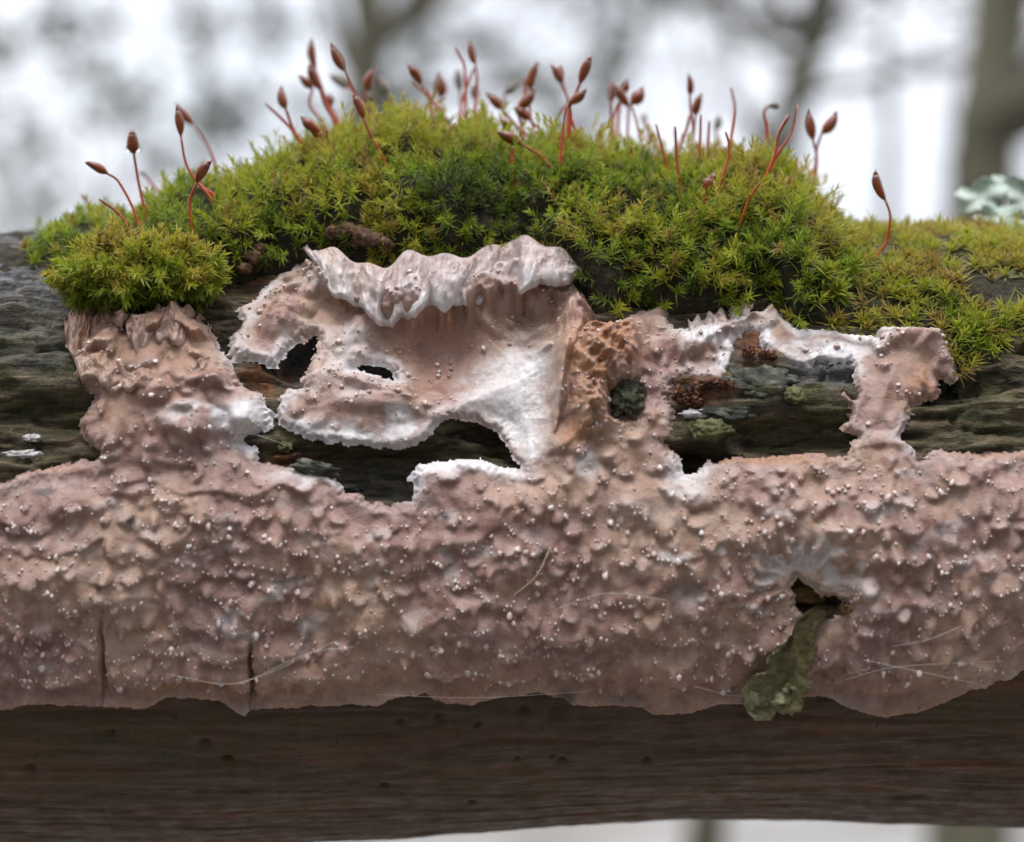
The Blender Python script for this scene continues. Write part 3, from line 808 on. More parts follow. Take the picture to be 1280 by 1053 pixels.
ruffle('shelf_lobe', [(92, 436), (112, 428), (140, 432), (175, 446), (215, 446), (262, 440)], [(84, 462), (110, 470), (140, 478), (170, 482), (215, 480), (266, 462)], 0.9, 15, 40, 0.08, 0.3, 6, 0.5)
ruffle('arched_lobe', [(836, 408), (850, 396), (872, 390), (900, 381), (922, 377), (940, 372)], [(838, 440), (862, 448), (888, 434), (908, 420), (926, 408), (942, 396)], 0.7, 34, 70, 0.95, 0.0, 7, 0.3)

# tubercles: pale drops on the shelf edges
def tubercle_material():
    k = NT('tubercle')
    n = k.noise(1500, 3)
    c = k.ramp(n, [(0.35, (0.37, 0.24, 0.20)), (0.50, (0.50, 0.38, 0.34)), (0.66, (0.70, 0.62, 0.58))])
    k.set(Base_Color=c, Roughness=0.24, Subsurface_Weight=0.2, Subsurface_Radius=(1.0, 0.5, 0.35), Subsurface_Scale=0.0003)
    return k.m
M['tubercle'] = tubercle_material()
extra = []
for _ in range(60000):
    if len(extra) > 420: break
    a = random.randrange(5, len(fx) - 5); b = random.randrange(5, len(fth) - 5)
    if sd[a, b] < 0.4 or smooth_w[a, b] > 0.6 and random.random() < .9: continue
    if random.random() > (1.0 if FPX[a, b] > 1030 else 0.55) * (1.3 if FPY[a, b] > 580 else .45): continue
    extra.append((a, b, random.uniform(0.06, 0.13)))
for (cx, cy) in [(428, 490), (412, 488), (447, 503), (385, 490), (440, 512), (545, 440), (562, 438), (549, 449), (563, 446), (547, 455), (560, 452), (1102, 425), (1110, 430), (1118, 427), (1125, 432), (1160, 427), (1167, 430), (1174, 432), (1180, 436), (1165, 425), (1074, 428), (1100, 450), (316, 366), (330, 374), (312, 380), (660, 376), (678, 360), (690, 368), (640, 380), (665, 392)]:
    x0, t0 = px_to_log(cx, cy, RF(cy) - 1.0)
    a, b = idx(x0, t0 * R0); extra.append((a, b, 0.13))
allp = [(a, b, r) for (a, b, r) in PEARL + extra if tsd[a, b] < -0.2 and sd[a, b] > 0.35 and FPY[a, b] < 882]
allp.sort(key=lambda q: -q[2])
def tub_frame(a, b, r):
    p = Fpos[a, b]; n = Fn[a, b]
    th = FTH[a, b]
    down = np.array((0, -math.sin(th), -math.cos(th)))
    d = 0.75 * n + 0.75 * down + np.array((random.uniform(-.25, .25), 0, 0)); d /= np.linalg.norm(d)
    sx = np.array((1.0, 0, 0)) - d[0] * d; sx /= np.linalg.norm(sx)
    sy = np.cross(d, sx)
    st_ = random.uniform(1.1, 1.9)
    return p + d * r * 0.05, np.stack([sx * r * random.uniform(.8, 1.3), sy * r * random.uniform(.8, 1.2), d * r * st_], 1)
vis = [q for q in allp if -20 < FPX[q[0], q[1]] < 1300]
big, rest = vis[:300], vis[300:] + [q for q in allp if not -20 < FPX[q[0], q[1]] < 1300]
tub_mes = []
for q in range(6):
    d = np.array([mnoise.noise(Vector(v * 1.4) + Vector((q * 4.7, 0, 0))) + 0.5 * mnoise.noise(Vector(v * 3.0) + Vector((q * 2.7, 5, 0))) for v in ICO[2][0]])
    me = mesh_np('tubercle', ICO[2][0] * (1 + 0.35 * d)[:, None], ICO[2][1]); me.materials.append(M['tubercle']); tub_mes.append(me)
def region_of(a, b):
    for nm, msk in regions.items():
        if msk[min(a, msk.shape[0] - 1), min(b, msk.shape[1] - 1)]: return nm
    return 'lower_sheet'
rootloc = np.array(fungus.location) / MM
for (a, b, r) in big:
    c, Mx = tub_frame(a, b, r * 1.1)
    o = bpy.data.objects.new('tubercle', random.choice(tub_mes)); COL.objects.link(o)
    o.parent = part_obj[region_of(a, b)]
    m4 = Matrix.Identity(4)
    c = (c - rootloc) * MM
    for ii in range(3):
        for jj in range(3): m4[ii][jj] = Mx[ii, jj]
        m4[ii][3] = c[ii]
    o.matrix_local = m4
parts_ = []
IV, IF = ICO[1]
for (a, b, r) in rest:
    c, Mx = tub_frame(a, b, r)
    parts_.append((IV @ Mx.T + c, [IF]))
V, Fc = merge(parts_)
link('small_tubercles', mesh_np('small_tubercles', rel(V, fungus), Fc), M['tubercle'], part_obj['lower_sheet'], kind='stuff')

# ------------------------------------------------------------------ moss
def leafy(pos, dirs, length, tint, nl=24, ll=1.25, lw=0.26, spread=(78, 18), curl=0.25, seed=0):
    """leaf-by-leaf shoots; returns V, F, tint, along"""
    g = np.random.default_rng(seed)
    n = len(pos)
    d = dirs / np.linalg.norm(dirs, axis=1, keepdims=True)
    ref = g.normal(size=(n, 3)); sx = np.cross(d, ref); sx /= np.linalg.norm(sx, axis=1, keepdims=True)
    sy = np.cross(d, sx)
    j = np.arange(nl)
    t = (j / (nl - 1))[None, :]
    az = (j * 2.39996)[None, :] + g.random((n, 1)) * 6.28 + g.normal(size=(n, nl)) * 0.25
    phi = np.radians(spread[0] + (spread[1] - spread[0]) * t + g.normal(size=(n, nl)) * 9)
    rad = np.cos(az)[..., None] * sx[:, None] + np.sin(az)[..., None] * sy[:, None]
    side = -np.sin(az)[..., None] * sx[:, None] + np.cos(az)[..., None] * sy[:, None]
    D = d[:, None]
    ld = D * np.cos(phi)[..., None] + rad * np.sin(phi)[..., None]
    nr = np.cross(side, ld)
    b = pos[:, None] + D * (length[:, None] * (0.1 + 0.9 * t ** 0.8))[..., None]
    L = ll * (0.75 + 0.5 * g.random((n, nl))) * (1 - 0.25 * t)
    W = lw * (0.8 + 0.4 * g.random((n, nl))) * 0.5
    cv = curl * g.normal(0.4, 0.6, size=(n, nl))
    def row(w, wd, fold):
        c = b + (L * w)[..., None] * ld + (L * cv * w * w)[..., None] * rad
        return [c - (W * wd)[..., None] * side, c - (W * fold)[..., None] * nr, c + (W * wd)[..., None] * side]
    r1, r2 = row(0.28, 1.0, 0.55), row(0.66, 0.72, 0.45)
    tipv = b + L[..., None] * ld + (L * cv)[..., None] * rad
    V = np.stack([b] + r1 + r2 + [tipv], 2)
    tris = np.array([(0, 1, 2), (0, 2, 3), (1, 4, 2), (4, 5, 2), (2, 5, 3), (5, 6, 3), (4, 7, 5), (5, 7, 6)])
    F = (np.arange(n * nl)[:, None, None] * 8 + tris[None]).reshape(-1, 3)
    tt = np.repeat((tint[:, None] + g.normal(size=(n, nl)) * 0.045 - 0.10 * (1 - t))[..., None], 8, 2)
    al = np.broadcast_to(np.array([0, .2, .2, .2, .55, .55, .55, 1.0]), (n, nl, 8))
    return V.reshape(-1, 3), F, tt.ravel(), al.ravel()

SIL = np.array([(-300, 312), (-120, 306), (0, 308), (40, 292), (80, 262), (110, 246), (150, 252), (200, 244), (250, 215), (300, 215), (340, 195), (400, 170), (450, 154), (520, 139), (560, 148), (620, 164), (680, 173), (740, 175), (800, 182), (850, 188), (900, 190), (950, 194), (985, 216), (1020, 240), (1060, 262), (1100, 274), (1150, 284), (1200, 300), (1280, 330), (1400, 330), (1560, 320)], float)
LOWE = np.array([(-300, 300), (0, 296), (60, 300), (120, 305), (200, 320), (280, 325), (300, 318), (340, 303), (400, 300), (480, 314), (560, 312), (600, 308), (650, 296), (690, 302), (720, 322), (745, 355), (770, 372), (800, 352), (850, 362), (900, 362), (950, 345), (975, 345), (1000, 378), (1050, 386), (1100, 388), (1180, 405), (1215, 455), (1250, 425), (1280, 405), (1400, 380), (1560, 330)], float)

def moss_H(x):
    px = 640 + x / (CAM_D - 3) / K
    row = np.interp(px, SIL[:, 0], SIL[:, 1])
    return np.clip(CAM_Z + (526.5 - row) * K * (CAM_D - 3) - 1.3 - R0, 0.12, 20)

_lx = np.array([px_to_log(a, b, R0 + 2.5)[0] for a, b in LOWE]); _lt = np.array([px_to_log(a, b, R0 + 2.5)[1] for a, b in LOWE])
def moss_low(x):
    return np.interp(x, _lx, _lt)

def moss_env(x, th):
    """thickness of the moss bed above the log"""
    H = moss_H(x); lo = np.minimum(moss_low(x), math.radians(78))
    q = np.clip((th - lo) / (math.radians(84) - lo), 0, 1)
    back = sstep(math.radians(132), math.radians(92), th)
    hh = H * (0.25 * q + 0.75 * np.sin(q * np.pi / 2) ** 0.8)
    bulge = 1.6 * sstep(0, 0.12, q) * sstep(1.0, 0.2, q)
    s = th * 26
    lump = (3.2 * (np.minimum(np.abs(perlin(x / 6.0, s / 5.0, 161)), 0.5) - 0.2) + 0.8 * perlin(x / 2.2, s / 2.0, 165)) * sstep(0, 0.2, q)
    return np.where(th > lo, (hh + bulge * np.clip(H / 4, 0.25, 1)) * back + lump * np.clip(H / 4, 0.2, 1), -0.6)

# dark humus under the shoots
mx = np.arange(-52, 52.01, 0.4); mt = np.radians(np.arange(26, 136, 0.9))
MX, MT = np.meshgrid(mx, mt, indexing='ij')
ME = moss_env(MX, MT)
MP = cyl(MX, MT, log_low(MX, MT) + ME - 0.35 + 0.25 * fbm(MX / 1.1, MT * 20, 2, 171))

def env_point(x, th):
    return cyl(x, th, log_low(x, th) + moss_env(x, th))

def env_normal(x, th):
    e_ = 0.25
    p = env_point(x, th)
    a = env_point(x + e_, th) - p; b = env_point(x, th + e_ / 26) - p
    n = np.cross(a, b); n /= np.linalg.norm(n, axis=-1, keepdims=True) + 1e-9
    s = np.sign(np.sum(n * cyl(x * 0, th, 1.0), -1, keepdims=True)); s[s == 0] = 1
    return n * s

def env_hit(px, py):
    """first point of the moss bed on the ray through a photograph pixel"""
    u, v = px_ray(px, py)
    t = np.arange(110.0, 175.0, 0.2)
    x, y, z = u * t, t - CAM_D, CAM_Z + v * t
    th = np.arctan2(z, -y); r = np.hypot(y, z)
    ins = r < log_low(x, th) + np.maximum(moss_env(x, th), 0)
    k = np.argmax(ins)
    return np.array((x[k], y[k], z[k])) if ins[k] else None

def moss_bed(name, x0, x1, spacing, label, cat, tint_fn, seed, keep_fn=None, **kw):
    g = np.random.default_rng(seed)
    xx = np.arange(x0, x1, spacing); tt = np.arange(math.radians(28), math.radians(118), spacing / 27)
    A, B = np.meshgrid(xx, tt, indexing='ij')
    A = (A + g.uniform(-.5, .5, A.shape) * spacing).ravel(); B = (B + g.uniform(-.5, .5, B.shape) * spacing / 27).ravel()
    edge = moss_low(A)
    k = (B > edge + 0.012) & (moss_H(A) > 0.0)
    k &= ~((B > math.radians(98)) & (g.random(A.shape) < 0.5))
    if keep_fn is not None: k &= keep_fn(A, B, g)
    A, B = A[k], B[k]
    P = env_point(A, B); N = env_normal(A, B)
    d = 0.8 * N + np.array((0, -0.12, 0.42)) + g.normal(size=N.shape) * 0.3
    ln = g.gamma(5, 0.28, len(A)).clip(.5, 3.2) * (0.45 + 0.55 * np.clip(moss_H(A) / 3.0, 0, 1)) * (0.75 + 0.5 * sstep(-.3, .5, perlin(A / 2.5, B * 10, seed)))
    tint = tint_fn(A, B, g, P)
    crease_shade = sstep(0.12, 0.0, np.abs(perlin(A / 6.0, B * 26 / 5.0, 161)))
    tint = np.clip(np.where(g.random(len(A)) < 0.06, 0.97, tint - 0.3 * crease_shade), 0.02, 0.99)  # shoots between clumps tinted darker, painting the shade of the creases
    V, F, tn, al = leafy(P - 0.5 * d / np.linalg.norm(d, axis=1, keepdims=True), d, ln, tint, seed=seed, **kw)
    root = empty(name, (0.5 * (x0 + x1), -3, R0), label, cat)
    link('shoots', mesh_np('shoots', rel(V, root), F, smooth=False, attrs={'tint': tn, 'along': al}), M['moss'], root, kind='stuff')
    sel = (MX >= x0 - .4) & (MX <= x1 + .4)
    m2 = sel & (MT > np.minimum(moss_low(MX), math.radians(78)) - 0.06)
    mc = m2[:-1, :-1] & m2[1:, :-1] & m2[:-1, 1:] & m2[1:, 1:]
    qq = np.arange(MX.size).reshape(MX.shape)
    q = np.stack([qq[:-1, :-1], qq[1:, :-1], qq[1:, 1:], qq[:-1, 1:]], -1)[mc]
    V, q = compact(rel(MP.reshape(-1, 3), root), q)
    link('humus', mesh_np('humus', V, q), M['soil'], root)
    return root

def X_at(px): return (px - 640) * K * (CAM_D - 8)

def tint_main(A, B, g, P):
    ppx, ppy = project(P)
    t = 0.62 + 0.28 * fbm(A / 6.0, B * 4.5, 3, 181) + g.normal(size=A.shape) * 0.06
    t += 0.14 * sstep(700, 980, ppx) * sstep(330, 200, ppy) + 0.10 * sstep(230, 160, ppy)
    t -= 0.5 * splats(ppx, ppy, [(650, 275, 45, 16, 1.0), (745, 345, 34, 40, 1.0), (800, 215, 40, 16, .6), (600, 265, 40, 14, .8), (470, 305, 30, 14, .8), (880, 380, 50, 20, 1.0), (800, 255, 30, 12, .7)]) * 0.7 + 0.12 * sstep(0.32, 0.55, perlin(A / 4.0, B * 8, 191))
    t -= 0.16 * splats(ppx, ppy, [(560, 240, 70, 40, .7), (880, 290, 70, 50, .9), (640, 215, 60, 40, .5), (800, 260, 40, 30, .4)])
    return np.clip(t, 0.05, 0.97)
def gaps_main(A, B, g):
    ppx, ppy = project(env_point(A, B))
    dark = splats(ppx, ppy, [(650, 275, 45, 16, 1.0), (745, 345, 34, 40, 1.0), (800, 215, 40, 16, .6), (600, 265, 40, 14, .8), (470, 305, 30, 14, .8), (880, 380, 50, 20, 1.0), (800, 255, 30, 12, .7)])
    dark = np.maximum(dark, 0.85 * sstep(0.32, 0.55, perlin(A / 4.0, B * 8, 191)))
    return g.random(A.shape) > 0.6 * dark
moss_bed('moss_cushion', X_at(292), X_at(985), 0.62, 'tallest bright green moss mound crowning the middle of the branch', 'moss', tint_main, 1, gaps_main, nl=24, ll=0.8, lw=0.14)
def tint_left(A, B, g, P):
    return np.clip(0.50 + 0.2 * fbm(A / 4.0, B * 5, 3, 182) + g.normal(size=A.shape) * 0.07, 0.1, 0.95)
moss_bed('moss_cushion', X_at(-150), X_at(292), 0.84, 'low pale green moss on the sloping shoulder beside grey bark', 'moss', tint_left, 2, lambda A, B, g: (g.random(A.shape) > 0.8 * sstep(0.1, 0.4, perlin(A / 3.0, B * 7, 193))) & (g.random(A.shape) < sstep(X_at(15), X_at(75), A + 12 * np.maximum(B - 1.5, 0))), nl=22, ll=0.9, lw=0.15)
def tint_right(A, B, g, P):
    ppx, ppy = project(P)
    t = 0.80 + 0.22 * fbm(A / 5.0, B * 5, 3, 183) + g.normal(size=A.shape) * 0.07
    t -= 0.18 * splats(ppx, ppy, [(1180, 370, 60, 30, .8), (1215, 425, 30, 30, 1.0), (1060, 340, 40, 20, .7)])
    return np.clip(t, 0.2, 0.98)
def gaps_right(A, B, g):
    ppx, ppy = project(env_point(A, B))
    dark = splats(ppx, ppy, [(1030, 365, 50, 26, .93), (1080, 380, 50, 16, .9), (1255, 362, 50, 24, 1.0), (1100, 310, 26, 14, .6), (1215, 465, 60, 24, .8)])
    dark = np.maximum(dark, 0.8 * sstep(0.15, 0.5, perlin(A / 3.5, B * 7, 195)))
    return g.random(A.shape) > dark
moss_bed('moss_mat', X_at(985), X_at(1440), 0.84, 'thin yellow brown moss mat trailing down past the arched crust lobe', 'moss', tint_right, 3, gaps_right, nl=22, ll=1.0, lw=0.13, curl=0.5)

# the small cushion standing out in front on the left, above the stacked shelves
def cushion(name, cx, cy, yc, rx, rz, ry, n, label, tint0, seed, ll=1.25, nl=24):
    g = np.random.default_rng(seed)
    c = px_to_plane(cx, cy, yc)
    k = np.arange(n) + 0.5
    ph = np.arccos(1 - 1.55 * k / n); az = 2.39996 * k
    u = np.stack([np.sin(ph) * np.cos(az), -np.cos(ph), np.sin(ph) * np.sin(az)], 1)   # dome facing the camera
    up = Matrix.Rotation(math.radians(-38), 3, 'X')
    u = u @ np.array(up).T
    lump = 1 + 0.28 * perlin(u[:, 0] * 1.9 + seed, u[:, 2] * 1.9, seed) + 0.12 * perlin(u[:, 0] * 5 + seed, u[:, 2] * 5, seed)
    P = c + u * np.array((rx, ry, rz)) * lump[:, None] + g.normal(size=(n, 3)) * 0.12
    N = u / np.array((rx, ry, rz)); N /= np.linalg.norm(N, axis=1, keepdims=True)
    d = N + np.array((0, 0, 0.25)) + g.normal(size=N.shape) * 0.22
    tint = np.clip(tint0 + 0.24 * u[:, 2] + 0.3 * perlin(u[:, 0] * 2.5, u[:, 2] * 2.5, seed + 3) + g.normal(size=n) * 0.05, 0.05, .95)
    root = empty(name, c, label, 'moss')
    V, F, tn, al = leafy(P - 0.5 * N, d, g.gamma(5, 0.22, n).clip(.4, 2.4), tint, nl=nl, ll=ll, lw=0.18, seed=seed)
    link('shoots', mesh_np('shoots', rel(V, root), F, smooth=False, attrs={'tint': tn, 'along': al}), M['moss'], root, kind='stuff')
    V, F = ICO[3]
    link('humus', mesh_np('humus', V * np.array((rx, ry, rz)) * 0.86, F), M['soil'], root)
    return root
cushion('moss_cushion', 176, 345, -17.6, 4.6, 1.75, 3.0, 560, 'small rounded olive moss cushion sitting on the stacked crust shelves', 0.62, 5, 0.85)
cushion('moss_tuft', 1213, 432, -17.0, 0.9, 1.3, 0.8, 30, 'little bright green moss tuft beside the rounded end of the arched lobe', 0.45, 6, 1.5, 20)
for q, (cx, cy, sd_, lab) in enumerate([(1030, 352, 11, 'single bright star of moss on bare humus above the arched lobe'), (1046, 372, 12, 'tiny moss star just below a larger one on bare humus'), (1056, 343, 13, 'pale green moss star beside the yellow mat')]):
    h = env_hit(cx, cy)
    if h is None: h = px_to_plane(cx, cy, -14)
    g = np.random.default_rng(sd_)
    P = h[None] + g.normal(size=(3, 3)) * 0.25
    root = empty('moss_star', h, lab, 'moss')
    V, F, tn, al = leafy(P, np.tile([[0, -0.75, 0.65]], (3, 1)) + g.normal(size=(3, 3)) * .15, np.array([.7, .6, .8]), np.array([.5, .46, .55]), nl=20, ll=1.3, lw=0.25, seed=sd_)
    link('leaves', mesh_np('leaves', rel(V, root), F, smooth=False, attrs={'tint': tn, 'along': al}), M['moss'], root, kind='stuff')

# ------------------------------------------------------------------ sporophytes
def seta_material():
    k = NT('seta')
    c = k.ramp(k.attr('along'), [(0.0, (0.62, 0.17, 0.02)), (0.45, (0.46, 0.065, 0.018)), (1.0, (0.20, 0.03, 0.014))])
    k.set(Base_Color=c, Roughness=0.32, Specular_IOR_Level=0.5, Subsurface_Weight=0.15, Subsurface_Radius=(1, .3, .1), Subsurface_Scale=0.0002)
    return k.m
def capsule_material():
    k = NT('capsule')
    n = k.noise(1600, 3)
    c = k.ramp(k.attr('along'), [(0.0, (0.30, 0.055, 0.012)), (0.35, (0.23, 0.052, 0.014)), (0.8, (0.11, 0.028, 0.012)), (1.0, (0.24, 0.065, 0.014))])
    c = k.mix(k.step(n, 0.45, 0.7, 0, 0.5), c, (0.13, 0.05, 0.022))
    k.set(Base_Color=c, Roughness=0.3, Specular_IOR_Level=0.5)
    k.bump(n, 0.25, 0.00008)
    return k.m
def grey_capsule_material():
    k = NT('old_capsule')
    n = k.noise(1600, 3)
    k.set(Base_Color=k.ramp(n, [(.3, (0.10, 0.085, 0.06)), (.7, (0.20, 0.17, 0.12))]), Roughness=0.6)
    return k.m
M['seta'] = seta_material(); M['capsule'] = capsule_material(); M['old_capsule'] = grey_capsule_material()
k = NT('droplet'); k.set(Base_Color=(1.0, 1.0, 1.0), Roughness=0.0, IOR=1.33, Transmission_Weight=1.0); M['droplet'] = k.m

CAP_T = np.array([0, .05, .14, .28, .45, .6, .74, .85, .93, 1.0])
CAP_R = np.array([.22, .34, .66, .92, 1.0, .94, .76, .5, .26, .05])
# stalk pixels from base up to the capsule, capsule tip (or None), capsule width px, distance y mm (None: where the base meets the moss)
SPO = [
    ([(177, 296), (167, 262), (148, 227), (134, 217)], (106, 203), 12, None), ([(184, 277), (173, 227), (167, 192)], (165, 163), 17, None),
    ([(168, 302), (151, 270), (124, 249)], None, 0, None), ([(203, 249), (192, 233), (181, 220)], (176, 215), 6, 6),
    ([(262, 246), (242, 222), (232, 203), (226, 172)], (220, 132), 12, None), ([(280, 240), (276, 223), (261, 186), (242, 157)], (220, 128), 12, 1),
    ([(242, 296), (237, 254), (246, 229)], (265, 201), 14, None), ([(270, 247), (256, 236), (248, 230)], None, 0, None),
    ([(383, 189), (368, 165), (357, 137)], (352, 107), 14, None), ([(383, 189), (364, 161), (332, 130)], None, 0, None),
    ([(420, 160), (408, 125), (395, 88)], (390, 48), 12, 3), ([(423, 158), (408, 134), (400, 112)], (386, 80), 13, 0),
    ([(402, 151), (388, 131), (391, 110)], (373, 94), 12, 1), ([(465, 150), (441, 113), (430, 90)], (412, 54), 13, -1),
    ([(462, 150), (448, 126), (435, 110)], (411, 94), 14, 9), ([(424, 158), (418, 142), (413, 133)], (411, 117), 13, 8),
    ([(415, 200), (408, 182), (400, 165)], (375, 146), 15, -13), ([(418, 199), (410, 186), (400, 177)], (381, 150), 15, -14),
    ([(412, 196), (408, 186), (405, 177)], (404, 153), 13, -12), ([(460, 152), (455, 131), (458, 115)], (472, 84), 14, 4),
    ([(492, 150), (489, 132), (485, 120)], (473, 96), 13, 14), ([(477, 194), (465, 172), (454, 148)], (440, 117), 14, -12),
    ([(466, 155), (466, 140), (464, 128)], (461, 116), 12, 13),
    ([(540, 143), (537, 120), (527, 107)], (508, 81), 14, None), ([(559, 150), (534, 121), (514, 101)], None, 0, 0),
    ([(556, 150), (553, 136), (552, 124)], (550, 90), 17, 13), ([(583, 148), (581, 89), (575, 72), (569, 60)], None, 0, 0),
    ([(594, 146), (596, 103), (594, 82)], (587, 49), 12, 0), ([(578, 150), (576, 128), (575, 112)], (572, 86), 13, 14),
    ([(573, 150), (585, 103), (592, 86)], None, 0, 2), ([(594, 150), (595, 138), (594, 127)], (592, 104), 12, 11),
    ([(649, 163), (640, 151), (628, 138)], (607, 117), 13, None), ([(630, 155), (629, 137), (632, 118)], (650, 102), 14, 13),
    ([(668, 168), (662, 140), (662, 113)], (673, 76), 15, 1), ([(664, 180), (652, 158), (646, 136)], (668, 110), 17, -7),
    ([(680, 170), (672, 160), (662, 151)], (642, 135), 14, -4), ([(655, 130), (656, 112), (657, 97)], None, 0, 6),
    ([(686, 206), (672, 192), (654, 182)], (620, 165), 15, -15), ([(642, 172), (640, 168), (638, 163)], (624, 150), 13, -9),
    ([(640, 208), (640, 195), (641, 184)], None, 0, -13),
    ([(712, 180), (711, 127), (702, 105)], (689, 80), 13, 0), ([(713, 180), (711, 128), (704, 105)], (701, 80), 12, 0.5),
    ([(710, 186), (712, 137), (722, 112), (725, 105)], (738, 70), 14, -2), ([(709, 186), (714, 145), (710, 130)], (733, 111), 13, -3),
    ([(690, 172), (698, 145), (710, 130)], None, 0, -1), ([(700, 206), (704, 160), (709, 132)], None, 0, -6), ([(726, 178), (716, 152), (711, 132)], None, 0, 0),
    ([(764, 174), (765, 150), (765, 129)], (766, 99), 13, 9), ([(784, 176), (785, 155), (786, 134)], (768, 106), 14, 1),
    ([(769, 181), (767, 151), (774, 129)], None, 0, 3), ([(801, 178), (795, 150), (788, 131)], (804, 108), 17, 0), ([(772, 176), (774, 140), (779, 118)], (786, 99), 12, 4),
    ([(808, 180), (807, 166), (806, 154)], (807, 142), 9, 16), ([(748, 177), (751, 166), (755, 155)], None, 0, 5),
    ([(835, 213), (827, 182), (820, 155)], None, 0, None), ([(851, 237), (846, 199), (844, 158)], None, 0, None), ([(821, 180), (812, 162), (802, 146)], None, 0, 3),
    ([(793, 220), (791, 200), (788, 182)], None, 0, None),
    ([(861, 203), (866, 165), (863, 137), (862, 120)], (860, 92), 11, None), ([(861, 201), (866, 172), (869, 146)], (878, 116), 14, None),
    ([(874, 220), (875, 180), (876, 143)], None, 0, None), ([(850, 187), (857, 165), (862, 144)], None, 0, None),
    ([(883, 210), (885, 180), (887, 151)], None, 0, None), ([(910, 199), (917, 150), (918, 131), (914, 110)], None, 0, None),
    ([(902, 186), (897, 172), (895, 162)], (898, 145), 11, 13), ([(897, 237), (910, 200), (911, 180), (907, 165)], None, 0, None),
    ([(958, 186), (959, 160), (955, 141), (960, 132)], (973, 135), 9, 0), ([(958, 220), (969, 192), (973, 168), (986, 144)], None, 0, None),
    ([(960, 216), (974, 190), (990, 165), (997, 131)], None, 0, None), ([(1017, 244), (1021, 200), (1017, 177)], (1012, 136), 13, None),
    ([(1003, 234), (1018, 213), (1021, 186), (1027, 167)], (1046, 138), 16, None), ([(995, 226), (996, 210), (998, 196)], None, 0, 6),
    ([(1099, 316), (1108, 302), (1113, 271), (1107, 251)], (1094, 212), 14, None), ([(880, 256), (883, 246), (884, 240)], (887, 220), 14, -17),
    ([(897, 250), (896, 238), (895, 230)], (893, 214), 12, -16), ([(933, 258), (940, 243), (951, 228)], None, 0, None), ([(847, 206), (845, 182), (843, 158)], None, 0, None),
]

SEEN = {}
def near_words(px, py, y):
    if y is not None and y > 7: return 'behind the mound'
    if px < 300: return 'beside the grey bark'
    if px > 1060: return 'alone in the yellow mat'
    if px > 940: return 'near the yellow mat'
    if px > 745: return 'above the arched lobe'
    if px > 600: return 'above the ochre knob'
    if px > 490: return 'on the highest moss'
    return 'on the mound shoulder'

def lean_word(dx, dy):
    a = math.degrees(math.atan2(dx, -dy))
    if abs(a) < 14: return 'upright'
    return ('leaning ' if abs(a) < 40 else 'bent ') + ('towards the bark' if a < 0 else 'towards the lichen')

